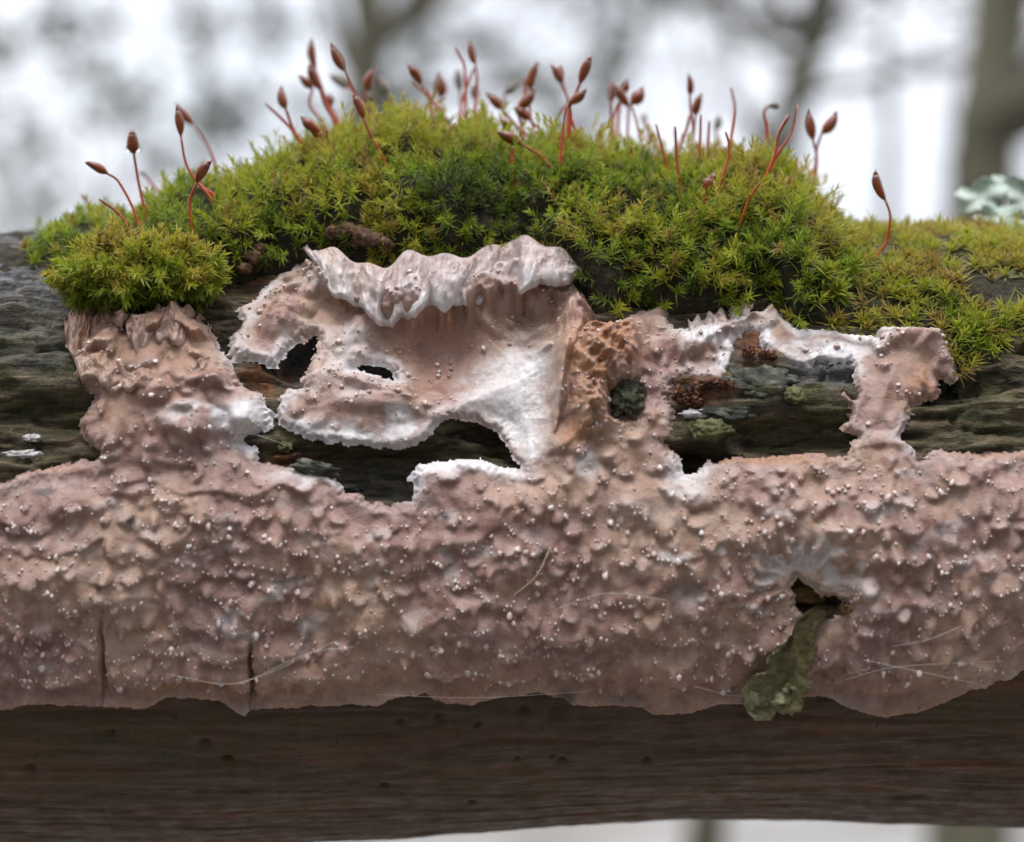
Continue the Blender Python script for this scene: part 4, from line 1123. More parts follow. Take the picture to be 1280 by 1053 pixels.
for n_, (st_px, tp, wpx, y) in enumerate(SPO):
    bpx = st_px[0]
    if y is not None and y < 0: y = None
    if y is None:
        h = env_hit(*bpx)
        yb = h[1] - 1.1 if h is not None else -1.5
    else:
        yb = y
    yb = float(np.clip(yb, -24, 18))
    leanx = random.uniform(-0.05, 0.05)
    P = [px_to_plane(a, b, yb + leanx * (bpx[1] - b) / 18.0) for (a, b) in st_px]
    dn = P[0] - P[1]; dn = dn / np.linalg.norm(dn)
    P = [P[0] + 2.2 * dn + np.array((0, 0.5, -0.6))] + P
    path = smooth_path(P, 18)
    sc = (yb + CAM_D) * K
    r0 = (2.3 if wpx else 2.2) * sc * random.uniform(0.85, 1.1)
    rad = np.linspace(r0, r0 * 0.72, 18)
    if tp is None: rad[-1] *= 0.75
    dxl, dyl = (tp[0] - bpx[0], tp[1] - bpx[1]) if tp else (st_px[-1][0] - bpx[0], st_px[-1][1] - bpx[1])
    hgt = math.hypot(dxl, dyl)
    size = 'tall' if hgt > 85 else ('short' if hgt < 52 else 'mid-height')
    blurred_old = tp is not None and y is not None and y > 7
    if tp is None:
        lab = f'{size} bare red stalk without capsule, {lean_word(dxl, dyl)}, {near_words(*bpx, y)}'
    else:
        cw = 'plump' if wpx >= 16 else ('tiny' if wpx < 10 else ('slim' if wpx <= 12 else 'brown'))
        cx_, cy_ = tp[0] - st_px[-1][0], tp[1] - st_px[-1][1]
        lab = f'{size} spore stalk, {cw} capsule {lean_word(cx_, cy_)}, {near_words(*bpx, y)}'
    root = empty('moss_sporophyte', P[1], lab, 'spore stalk', 'spore stalks of the moss: ' + lab)
    V, Fc = tube(path, rad, 8)
    al = np.concatenate([np.repeat(np.linspace(0, 1, 18), 8), [0, 1]])
    link('stalk', mesh_np('stalk', rel(V, root), Fc, attrs={'along': al}), M['seta'], root)
    if tp is not None:
        a = path[-1]
        b = px_to_plane(tp[0], tp[1], yb + leanx * (bpx[1] - tp[1]) / 18.0 + random.uniform(-.3, .3))
        ax = b - a; side = np.array((ax[2], 0, -ax[0])); side /= np.linalg.norm(side) + 1e-9
        bend = random.uniform(-0.11, 0.11) * np.linalg.norm(ax)
        cp = np.array([a + ax * t + side * bend * math.sin(t * math.pi) for t in CAP_T])
        CAP_V = CAP_R ** random.uniform(0.8, 1.35) * (1 + 0.10 * np.sin(CAP_T * random.uniform(3, 7) + n_))
        cr = np.maximum(CAP_V * wpx * 0.46 * sc, r0 * 0.3)
        V, Fc = tube(cp[:8], cr[:8], 12)
        al = np.concatenate([np.repeat(CAP_T[:8], 12), [0, .85]])
        cap = link('capsule', mesh_np('capsule', rel(V, root), Fc, attrs={'along': al}), M['old_capsule'] if (blurred_old and n_ % 2 == 0) or wpx < 10 else M['capsule'], root)
        V, Fc = tube(cp[7:], np.array([cr[7] * 1.08, cr[8], cr[9]]), 10)
        al = np.concatenate([np.repeat(CAP_T[7:], 10), [.85, 1]])
        link('lid', mesh_np('lid', rel(V, root), Fc, attrs={'along': al}), M['capsule'], cap)
        if n_ == 1:
            root['label'] = 'spore stalk with plump pointed capsule holding two water drops, beside grey bark'
            root['group'] = 'spore stalks of the moss: wet'
            for sx_ in (-1, 1):
                V, Fi = ICO[3]
                c = cp[2] + np.array((sx_ * 6.5 * sc, -0.1, 0.05))
                link('water_drop', mesh_np('water_drop', rel(V * np.array((.19, .19, .26)) + c, root), Fi), M['droplet'], cap)

# ------------------------------------------------------------------ small things on the branch
def surf_hit(px, py, off=0.0):
    x, t = px_to_log(px, py, R0 + 0.8)
    a, b = idx(x, t * R0)
    if 0 <= a < len(fx) and 0 <= b < len(fth) and sd2[a, b] > 0:
        return Fpos[a, b] + Fn[a, b] * off, Fn[a, b]
    n = np.array((0, -math.cos(t), math.sin(t)))
    i_ = int(np.argmin(np.abs(xs - x))); j_ = int(np.argmin(np.abs(ths - t)))
    return PL[i_, j_] + n * off, n

def lump(name, cx, cy, rx, ry, rz, mat, label=None, cat=None, parent=None, seed=1, rough=0.35, off=0.0, sub=4, freq=2.2, group=None):
    c, n = surf_hit(cx, cy, off)
    V, F = ICO[sub]
    d = np.array([mnoise.fractal(Vector(v * freq) + Vector((seed * 3.1, 0, 0)), 0.6, 2.1, 6) for v in V])
    Vv = V * (1 + rough * d)[:, None]
    zx = np.array((1.0, 0, 0)) - n[0] * n; zx /= np.linalg.norm(zx)
    up_ = np.cross(n, zx)
    if up_[2] < 0: up_ = -up_
    W = c + Vv[:, :1] * rx * zx + Vv[:, 1:2] * ry * up_ + Vv[:, 2:] * rz * n
    if parent is None:
        me = mesh_np(name, W - c, F)
        o = link(name, me, mat, None, label, cat, group)
        o.location = Vector(c * MM)
    else:
        me = mesh_np(name, rel(W, parent), F)
        o = link(name, me, mat, parent, label)
    return o

M['rot'] = simple('rotten_wood', [(0.36, (0.012, 0.006, 0.004)), (0.5, (0.10, 0.034, 0.016)), (0.7, (0.27, 0.13, 0.06))], 1500, 0.75, bump=0.9, dist=0.0004)
M['crumb'] = simple('bark_crumb', [(0.3, (0.03, 0.016, 0.009)), (0.5, (0.12, 0.06, 0.028)), (0.75, (0.24, 0.15, 0.085))], 1600, 0.8, bump=0.8, dist=0.0004)
M['lichen_grey'] = simple('grey_green_lichen_crust', [(0.34, (0.014, 0.014, 0.010)), (0.5, (0.05, 0.052, 0.036)), (0.7, (0.15, 0.155, 0.11))], 1200, 0.8, bump=0.8, dist=0.0004)
M['flake'] = simple('yellow_green_flake', [(0.3, (0.045, 0.045, 0.012)), (0.7, (0.13, 0.125, 0.04))], 1400, 0.7, bump=0.6, dist=0.0003)
M['white'] = simple('white_crust', [(0.3, (0.38, 0.35, 0.34)), (0.7, (0.58, 0.55, 0.54))], 1800, 0.6, bump=0.6, dist=0.0002)
M['amber'] = simple('amber_wood', [(0.3, (0.16, 0.08, 0.025)), (0.7, (0.42, 0.26, 0.09))], 900, 0.6, bump=0.6, dist=0.0003)

M['core'] = simple('mossy_wood_core', [(0.34, (0.010, 0.010, 0.005)), (0.5, (0.042, 0.042, 0.018)), (0.72, (0.12, 0.12, 0.07))], 1700, 0.8, bump=0.9, dist=0.0005)
for q, (cx, cy, rx, ry, sd_) in enumerate([(856, 490, .55, .5, 1), (872, 484, .6, .45, 2), (890, 482, .7, .3, 3), (866, 500, .6, .3, 4), (904, 486, .5, .25, 11)]):
    lump('rotten_wood', cx, cy, rx, ry, .35, M['rot'], parent=log, seed=sd_, rough=0.9, off=0.2, freq=3.5)
for q, (cx, cy, rx, ry, sd_) in enumerate([(946, 428, .35, .7, 5), (958, 444, .6, .3, 6), (936, 442, .35, .4, 7)]):
    lump('rotten_wood', cx, cy, rx, ry, .35, M['rot'], parent=log, seed=sd_, rough=0.6, off=0.15, freq=3.0)
crumb_lab = 'brown bark crumb between the moss mound and the frilled lobe'
for q, (cx, cy, r, sd_) in enumerate([(418, 298, .6, 1), (436, 296, .75, 2), (455, 302, .8, 3), (470, 306, .7, 4), (482, 312, .6, 5), (446, 310, .5, 6), (316, 328, .7, 7), (328, 318, .5, 8), (306, 342, .6, 9)]):
    h = env_hit(cx, cy - 4); p = (h if h is not None else px_to_plane(cx, cy, -10)) + np.array((0, -0.6, 0.1))
    V, F = ICO[3]
    d = np.array([mnoise.fractal(Vector(v * 2.5) + Vector((sd_ * 3.1, 0, 0)), 0.9, 2.0, 4) for v in V])
    o = link('bark_crumb', mesh_np('bark_crumb', V * (1 + 0.6 * d)[:, None] * np.array((r, r * .8, r * .7)), F), M['crumb'], None, crumb_lab, 'bark crumb', 'bark crumbs along the moss edge')
    o.location = Vector(p * MM)
h_, n__ = surf_hit(905, 350)
p = px_to_plane(906, 345, -15.5)
V, F = ICO[3]
d = np.array([mnoise.fractal(Vector(v * 2.5) + Vector((44, 0, 0)), 0.9, 2.0, 4) for v in V])
o = link('bark_crumb', mesh_np('bark_crumb', V * (1 + 0.6 * d)[:, None] * np.array((.6, .6, .75)), F), M['crumb'], None, 'reddish bark crumb caught under the mound above the arched lobe', 'bark crumb')
o.location = Vector(p * MM)
lump('twig_end', 783, 497, 1.0, 1.25, .5, M['core'], parent=log, seed=21, rough=0.5, off=0.75, freq=3.2)
lump('lichen_crust', 950, 478, 2.2, 1.0, .3, M['lichen_grey'], 'dark grey green lichen crust on bare wood under the arched lobe', 'lichen', seed=3, rough=0.45, off=0.1, freq=2.6)
lump('lichen_crust', 908, 512, 1.7, .55, .22, M['lichen_grey'], 'smaller grey green lichen crust below the rust red rot', 'lichen', seed=9, rough=0.5, off=0.1, freq=2.6)
lump('lichen_flake', 886, 536, 1.25, .65, .35, M['flake'], 'olive lichen flake at the lower corner of bare wood by the dark hollow', 'lichen', seed=4, rough=0.4, off=0.2)
lump('lichen_flake', 992, 497, .65, .6, .3, M['flake'], 'yellow green lichen flake against the dark crust', 'lichen', seed=5, rough=0.4, off=0.2)
lump('lichen_flake', 352, 549, .45, .4, .3, M['flake'], 'pale yellow crumb beside the white edged patch', 'lichen', seed=6, rough=0.5, off=0.3)
lump('crust_fleck', 20, 564, 1.1, .22, .14, M['white'], 'long white crust fleck on bare mossy wood above the pink sheet', 'fungus', seed=7, rough=0.8, off=0.1)
lump('crust_fleck', 34, 540, .5, .22, .14, M['white'], 'small white crust fleck above a longer one', 'fungus', seed=8, rough=0.8, off=0.1)
lump('crust_fleck', 870, 512, 1.0, .3, .25, M['white'], 'white crust fleck under the rust red rot', 'fungus', seed=18, rough=0.4, off=0.1)
lump('wood_chip', 1022, 757, 1.6, .55, .35, M['amber'], 'amber wood chip inside the hole in the pink sheet', 'wood chip', seed=10, rough=0.4, off=0.5)
for cx, cy, r in [(392, 588, 1.5), (430, 600, 1.0)]:
    lump('bark_ridge', cx, cy, r, .4, .5, M['lichen_grey'], parent=log, seed=int(cx), rough=0.4, off=0.2)

# curled scrap of bark
def scrap():
    pts_ = [(1068, 760, .2), (1046, 767, .38), (1018, 781, .55), (994, 804, .95), (980, 828, 1.4), (974, 850, 1.8), (966, 872, 1.45), (958, 892, .5)]
    P = []
    for q, (a, b, w) in enumerate(pts_):
        c, n = surf_hit(a, min(b, 872))
        c = px_to_plane(a, b, c[1]) if b > 872 else c
        P.append(c + n * (0.55 + 0.05 * q))
    N = 64
    path = smooth_path(P, N)
    w = np.interp(np.linspace(0, 1, N), np.linspace(0, 1, len(pts_)), [q[2] for q in pts_])
    T = np.gradient(path, axis=0); T /= np.linalg.norm(T, axis=1)[:, None]
    na = 30
    V = []
    for i_ in range(N):
        n = np.array((0, -1.0, 0.1)); n = n - (n @ T[i_]) * T[i_]; n /= np.linalg.norm(n)
        b = np.cross(T[i_], n)
        for k_ in range(na):
            an = 2 * math.pi * k_ / na
            ca, sa = math.cos(an), math.sin(an)
            side = 1 if ca > 0 else -1
            rag = 1 + 0.26 * mnoise.fractal(Vector((i_ * .16, side * 7.0, 1.0)), .35, 2.2, 5)
            u_ = math.copysign(abs(ca) ** 0.55, ca)
            h_ = math.copysign(abs(sa) ** 0.7, sa) * (0.16 + 0.05 * w[i_])
            curl = 0.35 * w[i_] * (u_ * u_ - 0.3)
            rel_ = 0.16 * mnoise.fractal(Vector((i_ * .5, u_ * 2.2, 3.0)), .5, 2.2, 5) if sa > 0 else 0
            V.append(path[i_] + b * u_ * w[i_] * rag + n * (h_ + curl + rel_))
    V = np.array(V)
    q = [(i_ * na + k_, i_ * na + (k_ + 1) % na, (i_ + 1) * na + (k_ + 1) % na, (i_ + 1) * na + k_) for i_ in range(N - 1) for k_ in range(na)]
    n0 = len(V); V = np.vstack([V, path[0], path[-1]])
    t_ = [(n0, (k_ + 1) % na, k_) for k_ in range(na)] + [(n0 + 1, (N - 1) * na + k_, (N - 1) * na + (k_ + 1) % na) for k_ in range(na)]
    al = np.concatenate([np.repeat(np.linspace(0, 1, N), na), [0, 1]])
    return V, [np.array(q), np.array(t_)], al
k = NT('bark_scrap')
nn = k.noise(1700, 6, 0.75)
c = k.ramp(k.math('ADD', k.attr('along'), k.math('MULTIPLY', k.math('SUBTRACT', nn, .5), 1.1)), [(0.0, (0.28, 0.17, 0.06)), (0.14, (0.06, 0.04, 0.02)), (0.4, (0.085, 0.066, 0.026)), (0.62, (0.18, 0.155, 0.065)), (1.0, (0.40, 0.37, 0.21))])
c = k.mix(k.step(nn, 0.42, 0.3, 0, .7), c, (0.03, 0.024, 0.012))
k.set(Base_Color=c, Roughness=0.8, Specular_IOR_Level=0.25); k.bump(nn, 1.0, 0.0006)
M['scrap'] = k.m
V, Fc, al = scrap()
o = link('bark_scrap', mesh_np('bark_scrap', V - V[0], Fc, attrs={'along': al}), M['scrap'], None, 'curled scrap of bark with greenish lichen end hanging from the hole in the sheet', 'bark')
o.location = Vector(V[0] * MM)
M['pale_lichen'] = simple('pale_green_lichen', [(0.34, (0.05, 0.045, 0.018)), (0.48, (0.20, 0.19, 0.085)), (0.66, (0.40, 0.40, 0.25))], 1500, 0.8, bump=0.9, dist=0.0004)
for (cx, cy, rx, ry, sd_) in [(990, 848, .8, .4, 1), (962, 874, .6, .55, 2), (972, 858, .7, .4, 4)]:
    c_, n_c = surf_hit(cx, cy, 1.25)
    V2, F2 = ICO[4]
    d = np.array([mnoise.fractal(Vector(v * 1.3) + Vector((sd_ * 7.1, 2, 0)), 0.55, 2.2, 7) for v in V2])
    W2 = c_ + V2 * (1 + 0.5 * d)[:, None] * np.array((rx * 1.05, .22, ry * 1.05))
    link('lichen_patch', mesh_np('lichen_patch', W2 - V[0], F2), M['pale_lichen'], o)

# leafy lichen beyond the yellow mat
k = NT('leafy_lichen')
nn = k.noise(700, 4)
c = k.ramp(nn, [(0.3, (0.20, 0.26, 0.21)), (0.5, (0.36, 0.43, 0.37)), (0.7, (0.55, 0.60, 0.54))])
k.set(Base_Color=c, Roughness=0.7); k.bump(nn, 0.4, 0.0003)
M['leafy_lichen'] = k.m
lich = empty('leafy_lichen', px_to_plane(1245, 270, 2), 'pale blue green leafy lichen standing on the branch past the yellow mat', 'lichen')
for q, (cx, cy, y, rx, rz, tilt, sd_) in enumerate([(1226, 246, 4, 1.9, 1.3, -12, 1), (1256, 272, 1.5, 2.2, 1.0, 8, 2), (1284, 246, 5, 2.2, 1.3, 20, 3), (1312, 274, 3, 2.2, 1.2, -15, 4), (1252, 232, 6, 1.7, 0.8, 5, 5)]):
    c = px_to_plane(cx, cy, y)
    nr_, na_ = 8, 40
    V = [np.zeros(3)]
    for i_ in range(1, nr_ + 1):
        for k_ in range(na_):
            an = 2 * math.pi * k_ / na_
            f = i_ / nr_
            rr_ = f * (1 + f * (0.14 * math.sin(5 * an + sd_) + 0.3 * mnoise.fractal(Vector((math.cos(an) * 3, math.sin(an) * 3, sd_ * 2.0)), .6, 2.0, 3)))
            wave = 0.5 * f * f * math.sin(4 * an + sd_ * 2) + 0.35 * f * f
            V.append(np.array((rx * rr_ * math.cos(an), -wave + 0.55 * math.sin(an) * rr_, rz * rr_ * math.sin(an))))
    V = np.array(V) @ np.array(Matrix.Rotation(math.radians(tilt), 3, 'Y')).T
    nb = len(V)
    V = np.vstack([V, V + np.array((0, 0.12, 0))]) + c
    t_, q_ = [], []
    for k_ in range(na_):
        k2 = (k_ + 1) % na_
        t_ += [(0, 1 + k_, 1 + k2), (nb, nb + 1 + k2, nb + 1 + k_)]
        for i_ in range(nr_ - 1):
            a, b, c_, d_ = 1 + i_ * na_ + k_, 1 + (i_ + 1) * na_ + k_, 1 + (i_ + 1) * na_ + k2, 1 + i_ * na_ + k2
            q_ += [(a, b, c_, d_), (nb + a, nb + d_, nb + c_, nb + b)]
        e0, e1 = 1 + (nr_ - 1) * na_ + k_, 1 + (nr_ - 1) * na_ + k2
        q_.append((e0, nb + e0, nb + e1, e1))
    link('lobe', mesh_np('lobe', rel(V, lich), [np.array(q_), np.array(t_)]), M['leafy_lichen'], lich)

# fine threads, straw and a needle
k = NT('silk'); k.set(Base_Color=(0.75, 0.73, 0.70), Roughness=0.4); M['silk'] = k.m
M['straw'] = simple('straw', [(0.3, (0.28, 0.20, 0.11)), (0.7, (0.46, 0.36, 0.22))], 3000, 0.6)
def strand(name, pix, r, mat, label, cat, group=None, off=0.5):
    P = []
    for (a, b) in pix:
        c, n = surf_hit(a, b); P.append(c + n * off)
    P[0] = P[0] - 0.4 * off * np.array((0, -1, 0)); P[-1] = P[-1] - 0.4 * off * np.array((0, -1, 0))
    V, Fc = tube(smooth_path(P, 20), np.full(20, r), 6)
    o = link(name, mesh_np(name, V - P[0], Fc), mat, None, label, cat, group)
    o.location = Vector(P[0] * MM)
strand('straw', [(645, 732), (662, 710), (682, 686)], 0.06, M['straw'], 'thin straw lying aslant on the pink sheet below the ochre knob', 'straw', off=1.0)
threads = [([(215, 838), (300, 845), (390, 815), (450, 790)], 'silk thread slung across the crust between the two margin cracks'),
           ([(300, 846), (345, 834), (420, 800)], 'shorter silk thread crossing a longer one by the split margin'),
           ([(470, 870), (600, 878), (740, 860)], 'silk thread along the orange part of the thin lower margin'),
           ([(1050, 850), (1120, 822), (1260, 822)], 'silk thread stretched past the curled bark scrap'),
           ([(1080, 818), (1150, 822), (1230, 846)], 'silk thread running down from the scrap to the margin'),
           ([(1120, 800), (1160, 788), (1205, 776)], 'short silk thread above the thin margin beyond the scrap'),
           ([(700, 760), (760, 745), (830, 738)], 'faint silk thread across the middle of the pimpled sheet'),
           ([(860, 850), (920, 870), (1000, 868)], 'silk thread ending at the greenish end of the scrap'),
           ([(318, 542), (335, 548), (352, 552)], 'short white thread tied to the pale yellow crumb')]
for pix, lab in threads:
    strand('silk_thread', pix, 0.009, M['silk'], lab, 'thread', 'silk threads on the crust', off=0.75)

# ------------------------------------------------------------------ background: winter wood with pale frosted litter (metres from here on)
GZ = -1.15
def ground_mesh(name, ext, z, n, amp, mat, hole=None):
    g = np.linspace(-1, 1, n); g = np.sign(g) * np.abs(g) ** 2.2 * ext
    A, B = np.meshgrid(g, g, indexing='ij')
    Z = z + amp * fbm(A / 3.0, B / 3.0, 3, 201)
    V = np.stack([A, B, Z], -1).reshape(-1, 3) * 1000
    return link(name, mesh_np(name, V, grid_faces(n, n)), mat, kind='structure')
M['litter'] = simple('leaf_litter', [(0.3, (0.10, 0.085, 0.065)), (0.5, (0.21, 0.195, 0.175)), (0.7, (0.30, 0.295, 0.28))], 2.2, 0.8, bump=0.8, dist=0.05)
ground_mesh('ground', 240, GZ - 0.05, 160, 0.05, M['litter'])
def bark_material(name, a, b):
    return simple(name, [(0.3, a), (0.7, b)], 12, 0.85, (1, 1, .25), 0.7, 0.02)
M['bark_olive'] = bark_material('olive_tree_bark', (0.055, 0.05, 0.03), (0.115, 0.105, 0.068))
M['bark_grey'] = bark_material('grey_tree_bark', (0.065, 0.068, 0.06), (0.16, 0.165, 0.145))
M['bark_brown'] = bark_material('brown_tree_bark', (0.055, 0.047, 0.035), (0.125, 0.11, 0.085))
M['twigs'] = simple('twig_bark', [(0.3, (0.05, 0.047, 0.04)), (0.7, (0.12, 0.115, 0.10))], 20, 0.8)
k = NT('evergreen_leaf')
c = k.ramp(k.noise(4, 3), [(0.3, (0.045, 0.065, 0.045)), (0.7, (0.10, 0.125, 0.095))])
k.set(Base_Color=c, Roughness=0.5); k.translucent(c, 0.25)
M['leaf'] = k.m

def wpt(px, py, y):
    u, v = px_ray(px, py); t = y + 0.15
    return np.array((u * t, y, CAM_Z * MM + v * t))

def leaf_cloud(centres, radii, counts, size, seed):
    g = np.random.default_rng(seed)
    Vs = []
    for c, r, n in zip(centres, radii, counts):
        u = g.normal(size=(n, 3)); u /= np.linalg.norm(u, axis=1, keepdims=True)
        p = c + u * (g.random((n, 1)) ** 0.45) * r
        a = g.normal(size=(n, 3)); a /= np.linalg.norm(a, axis=1, keepdims=True)
        b = np.cross(a, g.normal(size=(n, 3))); b /= np.linalg.norm(b, axis=1, keepdims=True)
        s = size * g.uniform(0.6, 1.3, (n, 1))
        Vs.append(np.stack([p - a * s, p + b * s * .45, p + a * s, p - b * s * .45], 1))
    V = np.concatenate(Vs).reshape(-1, 3)
    return V * 1000, np.arange(len(V)).reshape(-1, 4)

def tree(name, label, cat, path, r0, r1, mat, limbs=8, twig=40, seed=1, group=None, leaves=0, limb_paths=(), twig_len=0.5, leafsize=0.035):
    """path: list of 3D points in metres from the ground up"""
    g = random.Random(seed)
    root = empty(name, np.array(path[0]) * 1000, label, cat, group)
    P = smooth_path(path, 26)
    rad = np.interp(np.linspace(0, 1, 26), [0, .06, 1], [r0 * 1.35, r0, r1]) * (1 + 0.06 * np.sin(np.arange(26) * 1.7 + seed))
    V, Fc = tube(P * 1000, rad * 1000, 14)
    link('trunk', mesh_np('trunk', rel(V, root), Fc), mat, root)
    ends = []
    lps = [(np.array(lp, float), lr) for lp, lr in limb_paths]
    for q in range(limbs):
        f = 0.35 + 0.63 * (q + g.random() * .6) / max(limbs, 1)
        i_ = min(25, int(f * 25)); p = P[i_]
        az = g.uniform(0, 6.28); ln = (1.9 - 1.2 * f) * g.uniform(.7, 1.2) * (P[-1][2] - P[0][2]) / 6
        d = np.array((math.cos(az), math.sin(az), g.uniform(.3, .9)))
        mid = p + d * ln * .5 + np.array((0, 0, -.05 * ln)); end = p + d * ln + np.array((g.uniform(-.2, .2), g.uniform(-.2, .2), .25 * ln))
        lps.append((np.array([p, mid, end]), rad[i_] * .42))
    for lp, lr in lps:
        Pl = smooth_path(lp, 12)
        V, Fc = tube(Pl * 1000, np.linspace(lr, lr * .2, 12) * 1000, 8)
        link('limb', mesh_np('limb', rel(V, root), Fc), mat, root)
        ends.append(Pl)
    parts = []
    tips = []
    for q in range(twig):
        Pl = g.choice(ends) if ends else P[14:]
        p = Pl[g.randrange(len(Pl) // 3, len(Pl))]
        d = np.array((g.uniform(-1, 1), g.uniform(-1, 1), g.uniform(-.3, .9))); d /= np.linalg.norm(d)
        ln = twig_len * g.uniform(.5, 1.4)
        e1 = p + d * ln * .5 + np.array((0, 0, g.uniform(-.05, .05))); e2 = p + d * ln + np.array((g.uniform(-.1, .1), g.uniform(-.1, .1), g.uniform(-.1, .1)))
        parts.append(tube(smooth_path([p, e1, e2], 6) * 1000, np.linspace(.008, .003, 6) * 1000, 4)); tips.append(e2)
        for z_ in range(3):
            s_ = p + (e2 - p) * g.uniform(.3, .95); d2 = d + np.array((g.uniform(-1, 1), g.uniform(-1, 1), g.uniform(-.6, .8)))
            s2 = s_ + d2 / np.linalg.norm(d2) * ln * g.uniform(.25, .6)
            parts.append(tube(np.array([s_, (s_ + s2) / 2 + np.array((0, 0, .02)), s2]) * 1000, np.array((.005, .004, .0025)) * 1000, 4)); tips.append(s2)
    if leaves and tips:
        lv = leaf_cloud(tips, [twig_len * .35] * len(tips), [max(1, leaves // len(tips))] * len(tips), leafsize, seed)
    if parts:
        V, Fc = merge(parts)
        cr = link('crown', mesh_np('crown', rel(V, root), Fc), M['twigs'], root)
        if leaves:
            link('foliage', mesh_np('foliage', rel(lv[0], root), lv[1], smooth=False), M['leaf'], cr, kind='stuff')
    return root

def up_path(pxs, y, top=7.5, extra=None):
    """trunk through traced pixels at distance y, carried down to the ground and up to its real height"""
    pts_ = [wpt(a, b, y) for a, b in pxs]
    lo, hi = pts_[0], pts_[-1]
    dlo = (pts_[0] - pts_[1]) / max(1e-6, (pts_[1] - pts_[0])[2])
    dhi = (pts_[-1] - pts_[-2]) / max(1e-6, (pts_[-1] - pts_[-2])[2])
    g0 = lo + dlo * 0.6 * (lo[2] - (GZ - .2)); g0[2] = GZ - 0.2
    out = [g0] + pts_
    out.append(hi + dhi * 1.2); out.append(hi + dhi * 1.2 + np.array((dhi[0] * .5 * (top - 2), 0, top - hi[2] - 1.2)))
    return out

def pxr(w, y): return 0.5 * w * K * (y + .15)

tree('tree', 'broad olive brown trunk standing close behind the pale lichen', 'tree', up_path([(1226, 300), (1230, 180), (1254, 0)], 4.0, 7.0), pxr(98, 4.0), .05, M['bark_olive'], 8, 60, 1, limb_paths=[([wpt(1262, -60, 4.0), wpt(1330, -140, 3.8), wpt(1420, -200, 3.7)], .03)])
tree('tree', 'dark forked trunk behind the end of the moss mound', 'tree', up_path([(962, 300), (985, 170), (1012, 60), (1022, 0)], 4.6, 6.5), pxr(44, 4.6), .03, M['bark_olive'], 7, 60, 2,
     limb_paths=[([wpt(975, 215, 4.6), wpt(945, 165, 4.5), wpt(930, 140, 4.4), wpt(905, 120, 4.2)], .035), ([wpt(1015, 70, 4.6), wpt(985, 20, 4.6), wpt(950, -60, 4.7)], .03), ([wpt(1010, 80, 4.6), wpt(1040, 30, 4.6), wpt(1050, -50, 4.7)], .025)])
tree('tree', 'thin grey stem between the forked trunk and the broad olive trunk', 'tree', up_path([(1108, 300), (1112, 160), (1106, 60), (1112, 0)], 6.0, 6.5), pxr(18, 6.0), .012, M['bark_grey'], 6, 40, 3)
tree('tree', 'olive trunk rising behind the shoulder of the moss mound', 'tree', up_path([(448, 300), (455, 150), (462, 60), (458, 0)], 5.5, 7.5), pxr(62, 5.5), .05, M['bark_olive'], 8, 70, 4,
     limb_paths=[([wpt(462, 70, 5.5), wpt(500, 20, 5.5), wpt(560, -40, 5.5)], .05), ([wpt(455, 110, 5.5), wpt(420, 40, 5.5), wpt(400, -60, 5.4)], .045)])
tree('tree', 'distant slender grey tree with slanting limb behind the highest moss', 'tree', up_path([(720, 300), (735, 200), (760, 60), (775, -30)], 9.0, 7.5), pxr(16, 9.0), .02, M['bark_grey'], 8, 90, 5,
     limb_paths=[([wpt(735, 195, 9.0), wpt(690, 140, 8.9), wpt(630, 80, 8.8), wpt(560, 20, 8.6)], .055), ([wpt(745, 150, 9.0), wpt(790, 60, 9.1), wpt(800, -20, 9.2)], .05)])

# evergreen shrubs whose leaves veil the sky on the left
def shrub(label, items, y, seed, n, size):
    """items: (px, py, radius px) leaf clumps"""
    cs = [wpt(a, b, y + random.uniform(-.5, .5)) for a, b, r in items]
    rs = [r * K * y for a, b, r in items]
    base_ = np.mean(cs, axis=0); base_[2] = GZ - 0.15
    root = empty('evergreen_shrub', base_ * 1000, label, 'shrub')
    for c in cs:
        mid = (base_ + c) / 2 + np.array((random.uniform(-.15, .15), 0, .1))
        link('stem', mesh_np('stem', *(lambda t: (rel(t[0], root), t[1]))(tube(smooth_path([base_ + np.array((random.uniform(-.1, .1), 0, 0)), mid, c], 10) * 1000, np.linspace(14, 4, 10), 6))), M['twigs'], root)
    V, F = leaf_cloud(cs, rs, [int(n * (r / .2) ** 2) for r in rs], size, seed)
    link('foliage', mesh_np('foliage', rel(V, root), F, smooth=False), M['leaf'], root, kind='stuff')
shrub('loose grey green evergreen bush behind the grey bark', [(95, 40, 60), (150, 120, 65), (40, 180, 50), (15, 60, 45), (210, 190, 45), (255, 130, 50), (60, 250, 40)], 7.0, 31, 60, 0.05)
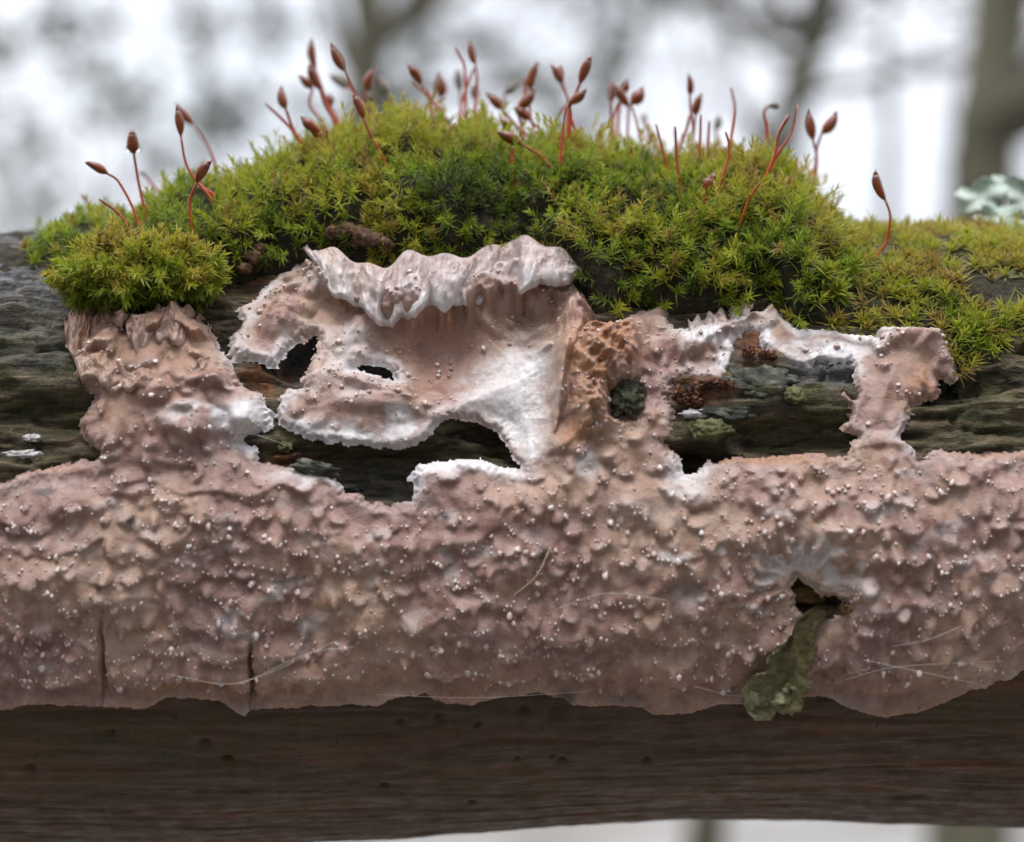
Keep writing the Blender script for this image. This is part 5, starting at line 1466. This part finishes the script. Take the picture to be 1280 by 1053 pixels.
shrub('evergreen bush with thin sprays near the olive trunk', [(300, 150, 55), (340, 30, 45), (390, 160, 45), (250, 30, 40), (360, 215, 35), (520, 60, 45), (500, 130, 40)], 8.0, 32, 60, 0.05)
shrub('airy evergreen bush beyond the slender grey tree', [(640, 90, 34), (700, 140, 30), (600, 60, 30), (780, 60, 22)], 9.0, 33, 45, 0.05)
# unseen thickets behind the camera, added to block low sky light from the front
for q, (x_, y_, sc_) in enumerate([(-2.6, -1.6, 1.0), (-1.0, -2.4, 1.1), (0.7, -2.2, 1.15), (2.3, -1.8, 1.0), (-4.2, -0.9, .9), (4.0, -1.0, .95)]):
    b_ = np.array((x_, y_, GZ - .15))
    root = empty('light_block_thicket', b_ * 1000, ['dense', 'broad', 'tall', 'rounded', 'dark', 'ragged'][q] + ' evergreen thicket out of view, added to block front sky light', 'shrub')
    cs = [b_ + np.array((random.uniform(-.8, .8), random.uniform(-.5, .5), random.uniform(.4, 3.4) * sc_)) for _ in range(22)]
    for c in cs[:8]:
        t_ = tube(smooth_path([b_, (b_ + c) / 2 + np.array((.05, .05, .1)), c], 8) * 1000, np.linspace(22, 5, 8), 6)
        link('stem', mesh_np('stem', rel(t_[0], root), t_[1]), M['twigs'], root)
    V, F = leaf_cloud(cs, [.65] * 22, [130] * 22, .085, 70 + q)
    link('foliage', mesh_np('foliage', rel(V, root), F, smooth=False), M['leaf'], root, kind='stuff')
# far bare saplings
far_labels = ['far bare sapling behind the grey bark', 'far bare sapling behind the water drop spore stalk', 'far bare sapling behind the highest moss', 'far bare sapling between slender tree and forked trunk', 'far bare sapling out beyond the grey bark', 'far bare sapling out beyond the pale lichen']
for q, (px_, y) in enumerate([(20, 16), (205, 18), (560, 20), (880, 22), (-80, 15), (1400, 16)]):
    b0 = wpt(px_, 300, y); b0[2] = GZ - .2
    tree('sapling', far_labels[q], 'tree', [b0, b0 + np.array((.1, 0, 2)), b0 + np.array((random.uniform(-.4, .4), 0, 4.5)), b0 + np.array((random.uniform(-.8, .8), 0, 7))], random.uniform(.05, .09), .02, M['bark_grey'], 12, 70, 50 + q, 'far bare saplings', twig_len=0.9)
